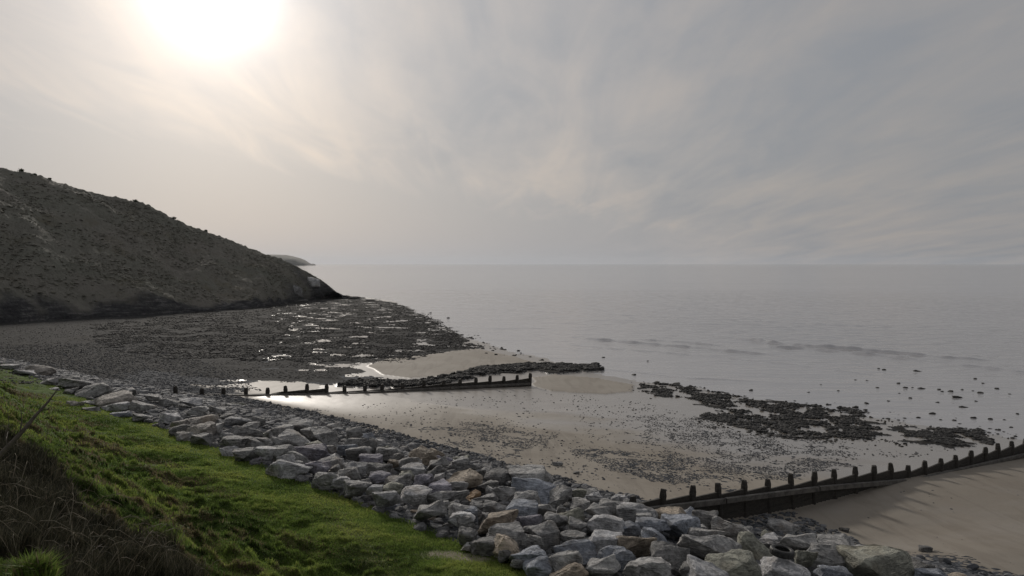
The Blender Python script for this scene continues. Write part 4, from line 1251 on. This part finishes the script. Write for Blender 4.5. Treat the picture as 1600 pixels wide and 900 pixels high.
# single rocks one can count: in the shallows and on the sand
SH = [(989, 586, 8), (943, 559, 5), (1012, 564, 3), (810, 548, 5), (803, 556, 7), (828, 558, 5), (845, 563, 9), (1024, 598, 12), (1018, 623, 5), (989, 641, 4),
      (1173, 610, 6), (1057, 600, 11), (1373, 576, 4), (1381, 578, 6), (1434, 580, 12), (1337, 594, 4), (1356, 595, 5), (1524, 592, 5), (1536, 599, 4), (1404, 599, 5),
      (1371, 606, 5), (1415, 606, 7), (1441, 607, 12), (1466, 609, 6), (1484, 612, 9), (1558, 608, 7), (1503, 609, 4), (1495, 621, 14), (1532, 614, 8), (1422, 622, 5),
      (1404, 615, 5), (1464, 629, 6), (1356, 631, 9), (1352, 641, 7), (1336, 637, 9), (1457, 647, 9), (1521, 653, 8), (1547, 655, 7), (1506, 636, 12), (1389, 627, 5),
      (1526, 627, 5), (1590, 647, 5), (1578, 616, 4), (1435, 653, 6), (1491, 657, 6), (1470, 656, 4), (1570, 656, 5), (1263, 613, 4), (1282, 601, 3), (1310, 611, 4),
      (770, 548, 5), (755, 545, 6), (735, 528, 6), (700, 497, 5), (672, 489, 5), (1471, 612, 5), (1427, 606, 5), (1520, 611, 4), (1560, 672, 6), (1580, 668, 5)]
slab = {(989, 586): 'rounded dark rock alone in the water beyond the sandbar tip', (1434, 580): 'flat dark rock farthest out in the shallows near the right side',
        (1495, 621): 'widest flat dark rock in the cluster standing in the shallows', (943, 559): 'small dark rock alone off the end of the weedy rock ridge',
        (1024, 598): 'upstanding dark rock at the seaward corner of the skerry', (989, 641): 'small stone alone on wet sand inside the skerry'}
SHO = []
for k, (u, v, w) in enumerate(SH):
    pt = at(u, v)
    if pt[2] < 0: pt = np.array([*zplane(u, v), 0.0])
    wm = w * pt[1] / FPX * 1.1
    o = bpy.data.objects.new('rock', PROTO_WEED[k % len(PROTO_WEED)])
    o.scale = (wm, wm * 0.85, max(wm * (0.35 if w > 9 else 0.5), 0.12)); o.location = (pt[0], pt[1], pt[2] + 0.0)
    o.rotation_euler = (0.1, -0.08, random.uniform(-0.5, 0.5) + (math.pi if k % 3 == 0 else 0))
    link(o)
    SHO.append((o, u, v, w, slab.get((u, v))))
LM2 = [((1495, 621), 'the widest flat rock in the shallows'), ((1434, 580), 'the flat rock farthest out'), ((1340, 645), 'the seaward edge of the skerry'),
       ((1024, 598), 'the upstanding rock at the skerry corner'), ((830, 560), 'the weedy rock ridge'), ((690, 500), 'the outer edge of the reef flat'), ((1590, 655), 'the last post of the near groyne in view')]
cl2 = {}
for o, u, v, w, lb in SHO:
    if lb: tag(o, lb, 'rock', 'dark rocks standing in the shallows'); continue
    dl = [math.hypot(u - a_[0], (v - a_[1]) * 3) for a_, _ in LM2]; j = int(np.argmin(dl))
    cl2.setdefault((j, 'tiny' if w < 5 else ('broad' if w > 7.5 else 'small')), []).append((dl[j], o.name, o))
for (j, sz_), lst in cl2.items():
    for r_, (_, _, o) in enumerate(sorted(lst)):
        tag(o, ('only %s dark rock near %s' % (sz_, LM2[j][1])) if len(lst) == 1 else '%s %s dark rock counting out from %s' % (ORD[min(r_, 9)], sz_, LM2[j][1]), 'rock', 'dark rocks standing in the shallows')
LONE = [(870, 727, 18, 7, 'g', 'grey stone lying alone on the sand above the pebble patches'),
        (899, 740, 12, 6, 'd', 'dark stone alone on sand just below the lone grey stone'),
        (1445, 861, 28, 13, 'd', 'dark low rock half buried in the bare sand beyond the armour'),
        (1320, 830, 17, 11, 'd', 'small dark stone on the bare sand where the post shadows end'),
        (420, 630, 10, 4, 'd', 'small dark stone on the wet sand below the far groyne'),
        (505, 652, 8, 5, 'd', 'small dark stone at the upper edge of the shingle band')]
for k, (u, v, w, h, tone, lab) in enumerate(LONE):
    pt = at(u, v); wm = w * pt[1] / FPX * 1.1
    o = bpy.data.objects.new('stone', PROTO[(k * 5 + 2) % len(PROTO)])
    o.scale = (wm, wm * 0.7, wm * 0.42); o.location = (pt[0], pt[1], pt[2] + wm * 0.08); o.color = tuple(c * 0.8 for c in TONE[tone]) + (1,)
    o.rotation_euler = (0.05, 0.1, k * 0.7); link(o)
    tag(o, lab, 'stone', 'lone stones on the sand')

CR = [(489, 443, 24, 24, 'p', 'pale bedded slab of rock on the seaward nose of the headland'),
      (462, 452, 20, 18, 'g', 'grey rock face low on the headland left of the pale slab'),
      (528, 462, 26, 9, 'd', 'dark crag at the tip of the headland where it meets the reef'),
      (552, 465, 22, 6, 'd', 'low dark crag just seaward of the headland tip'),
      (575, 468, 18, 5, 'd', 'second low dark crag out from the headland tip'),
      (470, 470, 24, 8, 'd', 'dark rock at the foot of the headland below the grey rock face')]
for k, (u, v, w, h, tone, lab) in enumerate(CR):
    if k < 2:
        j = int(np.argmin(np.abs((rg[:, 0] / rg[:, 1]) - (u - 800) / FPX)))
        uu = 800 + xx / yy * FPX; vv_ = 412 + (CAMZ - zz) / yy * FPX
        sel = np.argmin(((uu - u) ** 2 + (vv_ - v) ** 2 + (Tm > 1) * 1e6).ravel())
        pt = np.array([xx.ravel()[sel], yy.ravel()[sel], zz.ravel()[sel] - 0.3])
    else:
        pt = at(u, v + 2)
    wm = w * pt[1] / FPX
    o = bpy.data.objects.new('crag', PROTO[(k * 3 + 1) % len(PROTO)])
    o.scale = (wm, wm * 0.9, h * pt[1] / FPX * 0.9); o.location = pt
    c = dict(p=(1.5, 1.5, 1.5), g=(0.9, 0.9, 0.9), d=(0.28, 0.27, 0.26))[tone]; o.color = c + (1,)
    o.rotation_euler = (0.1, 0.35 if k < 2 else 0.05, 0.4 + k); link(o)
    tag(o, lab, 'crag', 'crags at the end of the headland')

# ------------------------------------------------------------------ dumped tyre
def make_tyre():
    bm = bmesh.new()
    prof_ = [(0.62, -0.22), (0.66, -0.27), (0.80, -0.30), (0.92, -0.27), (0.985, -0.20), (1.0, -0.10), (1.0, 0.10), (0.985, 0.20), (0.92, 0.27), (0.80, 0.30), (0.66, 0.27), (0.62, 0.22), (0.64, 0.18), (0.90, 0.14), (0.93, 0.0), (0.90, -0.14), (0.64, -0.18)]
    N_ = 72
    rings = []
    for i in range(N_):
        a = 2 * math.pi * i / N_
        ring = []
        for j, (r_, z_) in enumerate(prof_):
            rr_ = r_
            if 4 <= j <= 7 and i % 3 == 0: rr_ -= 0.035           # tread grooves
            ring.append(bm.verts.new((math.cos(a) * rr_ * 0.36, math.sin(a) * rr_ * 0.36, z_ * 0.36)))
        rings.append(ring)
    for i in range(N_):
        a, b = rings[i], rings[(i + 1) % N_]
        for j in range(len(prof_)):
            k = (j + 1) % len(prof_)
            bm.faces.new((a[j], b[j], b[k], a[k]))
    bmesh.ops.recalc_face_normals(bm, faces=bm.faces)
    for f in bm.faces: f.smooth = True
    me = bpy.data.meshes.new('tyre'); bm.to_mesh(me); bm.free(); me.set_sharp_from_angle(angle=R(40))
    m, T = new_mat('worn_rubber')
    co = T.n('ShaderNodeTexCoord').outputs['Object']
    a = T.noise(co, 9, 5, 0.6)
    finish(T, T.ramp(a, [(0.35, (0.014, 0.014, 0.015)), (0.7, (0.055, 0.054, 0.052))]), 0.6, a, 0.3, 0.01)
    me.materials.append(m)
    return me
pt = at(1222, 862, pile)
ty = bpy.data.objects.new('tyre', make_tyre())
dz_ = 0.80
f_ = (pt[1] * (1 - dz_ / (CAMZ - pt[2])))/pt[1]
ty.location = (pt[0] * f_, pt[1] * f_, pt[2] + dz_)
ty.rotation_euler = (R(4), R(6), 0.4)
s_ = 38 * ty.location[1] / FPX / 0.72; ty.scale = (s_,) * 3
link(ty); tag(ty, 'black worn tyre lying flat on top of the boulders', 'tyre')
print('tyre', ty.location, s_)

# ------------------------------------------------------------------ grass
def blades(P, h, w, lean, mat, name, label, cat, rnd, segs=2):
    """P (n,3) roots; each blade a bent strip of 2 quads -> triangles"""
    n_ = len(P)
    a = rng.uniform(0, 2 * np.pi, n_)
    dx_, dy_ = np.cos(a), np.sin(a)
    la = rng.uniform(0, 2 * np.pi, n_)
    lx, ly = np.cos(la) * lean, np.sin(la) * lean
    v = np.zeros((n_, 5, 3))
    v[:, 0] = P + np.stack([-dx_ * w, -dy_ * w, -0.02 + 0 * h], 1)
    v[:, 1] = P + np.stack([dx_ * w, dy_ * w, -0.02 + 0 * h], 1)
    mid = P + np.stack([lx * 0.35 * h, ly * 0.35 * h, h * 0.6], 1)
    v[:, 2] = mid + np.stack([-dx_ * w * .75, -dy_ * w * .75, 0 * h], 1)
    v[:, 3] = mid + np.stack([dx_ * w * .75, dy_ * w * .75, 0 * h], 1)
    v[:, 4] = P + np.stack([lx * h, ly * h, h * (1 - 0.25 * np.minimum(lean, 1))], 1)
    f = np.array([[0, 1, 3], [0, 3, 2], [2, 3, 4]])[None] + (np.arange(n_) * 5)[:, None, None]
    o = mesh_np(name, v.reshape(-1, 3), f.reshape(-1, 3), mat, dict(rnd=np.repeat(rnd, 5)), False)
    return tag(o, label, cat, kind='stuff')

N0 = 520000
U = rng.uniform(-60, 880, N0); Vv = rng.uniform(568, 915, N0)
Wd, ok = at_many(U, Vv)
q0, t0 = qt(Wd[:, 0], Wd[:, 1])
ok &= q0 < 0.6 - 0.5 * rng.uniform(0, 1, N0)
ok_idx = np.nonzero(ok)[0]
Wd = Wd[ok]; q0 = q0[ok]
gz = bank_h(Wd[:, 0], Wd[:, 1])
dist = np.hypot(Wd[:, 0], Wd[:, 1])
tus = sstep(0.1, 0.6, pn(Wd[:, 0] / 0.35, Wd[:, 1] / 0.35, 25))
mm = fbm(Wd[:, 0] / 2.8, Wd[:, 1] / 2.8, 4, 302)
s_ = -q0
near_ = (Wd[:, 1] < 4.6) & (s_ > 9)
deadm = in_bramble(Wd[:, 0], Wd[:, 1])
patchm = sstep(-0.1, 0.5, fbm(Wd[:, 0] / 1.7, Wd[:, 1] / 1.7, 4, 84)) * sstep(2.5, 5.5, s_ + np.interp(t0[ok_idx], [16, 26, 50], [0, 1.0, 2.3]))
keepg = ~deadm | (rng.uniform(0, 1, len(s_)) < 0.10)
h = (0.035 + 0.03 * rng.uniform(0, 1, len(s_)) + 0.10 * tus * sstep(0.3, 4.5, s_) * rng.uniform(0.5, 1, len(s_)))
h = h * np.where(near_, 1.2, 1.0)
w = np.maximum(0.0045, dist * 0.00042)
rn = np.clip(0.40 - 0.13 * sstep(2.5, 5.5, s_ + np.interp(t0[ok_idx], [16, 26, 50], [0, 1.0, 2.3])) + 0.55 * mm + 0.12 * rng.normal(size=len(s_)) + 0.14 * tus - 0.22 * sstep(6, 8, s_) * 0 + np.where(near_, 0.05, 0), 0, 1)
straw = rng.uniform(0, 1, len(s_)) < (0.03 + 0.15 * sstep(3.5, 8, s_) * (tus > 0.35) + 0.75 * patchm * ~near_)
rn = np.where(straw, rng.uniform(0.93, 1.0, len(s_)), np.minimum(rn, 0.88))
k = keepg
dw = np.hypot((Wd[:, 0] - worn_p[0]) / 1.3, (Wd[:, 1] - worn_p[1]) / 0.5) + 0.5 * fbm(Wd[:, 0] * 1.2, Wd[:, 1] * 1.2, 3, 81)
wb = dw + 0.35 * rng.normal(size=len(dw)) < 0.8
k = k & (~wb | (rng.uniform(0, 1, len(wb)) < 0.25))
_, sdp = seg_ad(Wd[:, 0], Wd[:, 1], at(600, 895)[:2], at(520, 800)[:2])
pth = (rng.uniform(0, 1, len(wb)) < 0.45 * np.exp(-(sdp / 0.6) ** 2)) & (Wd[:, 1] < 26)
rn = np.where(pth, rng.uniform(0.8, 1.0, len(rn)), rn); h = np.where(pth | wb, h * 0.5, h)
blades(np.stack([Wd[k, 0], Wd[k, 1], gz[k]], 1), h[k], w[k], rng.uniform(0.1, 0.9, k.sum()), M_grass, 'grass', 'short tussocky green grass on the bank above the boulders', 'grass', rn[k])
print('blades', k.sum())

# ------------------------------------------------------------------ brambles and dead stalks on the steep near bank
N1 = 130000
U = rng.uniform(-80, 340, N1); Vv = rng.uniform(640, 925, N1)
Wd, ok = at_many(U, Vv)
ok &= in_bramble(Wd[:, 0], Wd[:, 1])
Wd = Wd[ok]; dist = np.hypot(Wd[:, 0], Wd[:, 1]); n_ = len(Wd)
print('stalks', n_)
gz = bank_h(Wd[:, 0], Wd[:, 1])
h = rng.uniform(0.08, 0.42, n_) * (0.6 + 0.8 * np.clip(fbm(Wd[:, 0] / 1.0, Wd[:, 1] / 1.0, 2, 312) + 0.4, 0, 1))
rn = rng.uniform(0, 1, n_) ** 1.6 * 0.9
rn = np.where(rng.uniform(0, 1, n_) < 0.012, 1.0, rn)
blades(np.stack([Wd[:, 0], Wd[:, 1], gz], 1), h, np.maximum(0.0022, dist * 0.00040), rng.uniform(0.05, 0.6, n_), M_dead,
       'dead_stalks', 'dark dead stalks and bramble thicket on the steep near bank', 'undergrowth', rn)
# arching bramble runners tangled through them
idx = rng.integers(0, n_, 240)
tv, tf, tr_, of = [], [], [], 0
for i in idx:
    p0 = Vector((Wd[i, 0], Wd[i, 1], gz[i])); L_ = random.uniform(0.4, 1.5); a = random.uniform(0, 6.28)
    pts = []
    for s in range(7):
        f = s / 6
        pts.append(p0 + Vector((math.cos(a + f * 0.6) * L_ * f * 0.7, math.sin(a + f * 0.6) * L_ * f * 0.7, math.sin(f * 2.6) * L_ * 0.42 + 0.02)))
    v, f = tube(pts, [0.0065 - 0.0008 * s for s in range(7)], 4)
    tv.append(v); tf.append(f + of); of += len(v); tr_.append(np.full(len(v), random.choice([0.5, 0.7, 0.9, 0.95, 0.97])))
tag(mesh_np('bramble_runners', np.concatenate(tv), np.concatenate(tf), M_dead, dict(rnd=np.concatenate(tr_))), 'arching thin bramble runners tangled over the near bank', 'brambles', kind='stuff')

M_twig, T = new_mat('grey_bark')
_n = T.noise(T.n('ShaderNodeNewGeometry').outputs['Position'], 30, 4, 0.6)
finish(T, T.ramp(_n, [(0.3, (0.045, 0.038, 0.030)), (0.7, (0.12, 0.10, 0.082))]), 0.85, _n, 0.4, 0.01)
M_pale, T = new_mat('pale_bark')
_n = T.noise(T.n('ShaderNodeNewGeometry').outputs['Position'], 30, 4, 0.6)
finish(T, T.ramp(_n, [(0.3, (0.12, 0.10, 0.085)), (0.7, (0.26, 0.22, 0.18))]), 0.8, _n, 0.4, 0.01)
def wpt(u, v, D):
    dd_ = ray(u, v); return Vector(dd_) * (D / dd_.y) + Vector((0, 0, CAMZ))
def branch(name, label, cat, pts, rad, mat, twigs=(), group=None):
    p0 = pts[0]
    e = empty(name, p0); tag(e, label, cat, group)
    v, f = tube([p - p0 for p in pts], rad, 7); mesh_np('stem', v, f, mat, None, True, e)
    for tp, tr2 in twigs:
        v, f = tube([p - p0 for p in tp], tr2, 5); mesh_np('twig', v, f, mat, None, True, e)
    return e
g0 = wpt(-60, 775, 4.6); g0.z = float(base_h(g0.x, g0.y)) - 0.05
branch('bare_branch', 'dark bare branch leaning diagonally across the grass at the left edge', 'branch',
       [g0, wpt(-35, 748, 4.6), wpt(0, 712, 4.6), wpt(30, 680, 4.62), wpt(55, 650, 4.65), wpt(75, 628, 4.7), wpt(91, 607, 4.7)],
       [0.020, 0.018, 0.0155, 0.013, 0.010, 0.007, 0.0025], M_twig,
       [([wpt(30, 680, 4.62), wpt(34, 660, 4.6), wpt(33, 640, 4.6)], [0.005, 0.004, 0.001]),
        ([wpt(62, 642, 4.66), wpt(74, 640, 4.7), wpt(80, 634, 4.7)], [0.004, 0.003, 0.001]),
        ([wpt(12, 700, 4.6), wpt(8, 680, 4.6), wpt(14, 662, 4.6), wpt(12, 640, 4.6)], [0.004, 0.003, 0.002, 0.001])])
def rooted(pts):
    p0 = pts[0].copy(); p0.z = float(base_h(p0.x, p0.y)) - 0.04
    return [p0] + pts
arcs = [([(30, 890, 4.3), (55, 868, 4.35), (95, 852, 4.4), (140, 853, 4.45), (173, 855, 4.5)], 'long pale bramble stem arching low across the dark thicket'),
        ([(-10, 828, 4.2), (20, 848, 4.25), (60, 852, 4.3), (90, 862, 4.3)], 'pale stem curving down from the left edge over the thicket'),
        ([(15, 880, 4.1), (40, 878, 4.1), (70, 862, 4.15), (108, 852, 4.2)], 'forked pale twig near the bottom left corner'),
        ([(118, 890, 4.4), (132, 875, 4.4), (148, 858, 4.45), (160, 850, 4.5)], 'short straight pale twig rising right of the forked one'),
        ([(6, 705, 4.6), (9, 690, 4.6), (12, 676, 4.6), (16, 668, 4.62)], 'small whitish twig standing under the leaning bare branch'),
        ([(0, 803, 4.3), (8, 802, 4.3), (18, 805, 4.35), (30, 812, 4.4)], 'short whitish stem end at the left edge above the thicket')]
for pts, lab in arcs:
    w_ = [wpt(p_[0], p_[1], at(p_[0], min(p_[1] + 18, 890))[1] * 0.985) for p_ in pts]
    branch('bramble_stem', lab, 'bramble stem', rooted(w_), np.linspace(0.006, 0.003, len(w_) + 1), M_pale, (), 'pale bramble stems on the near bank')

# ------------------------------------------------------------------ sea air
bm = bmesh.new(); bmesh.ops.create_cube(bm, size=1)
me = bpy.data.meshes.new('haze'); bm.to_mesh(me); bm.free()
hz_ = link(bpy.data.objects.new('haze', me))
hz_.scale = (34000, 17000, 134); hz_.location = (0, 7600, -4 + 67)
hm, T = new_mat('haze')
pv = T.n('ShaderNodeVolumePrincipled', inp={'Color': (0.86, 0.92, 1.0, 1), 'Density': 0.00002, 'Anisotropy': 0.3})
o_ = T.n('ShaderNodeOutputMaterial'); T.t.links.new(pv.outputs[0], o_.inputs['Volume'])
me.materials.append(hm)
tag(hz_, 'thin pale sea haze filling the air over the bay', 'haze', kind='stuff')
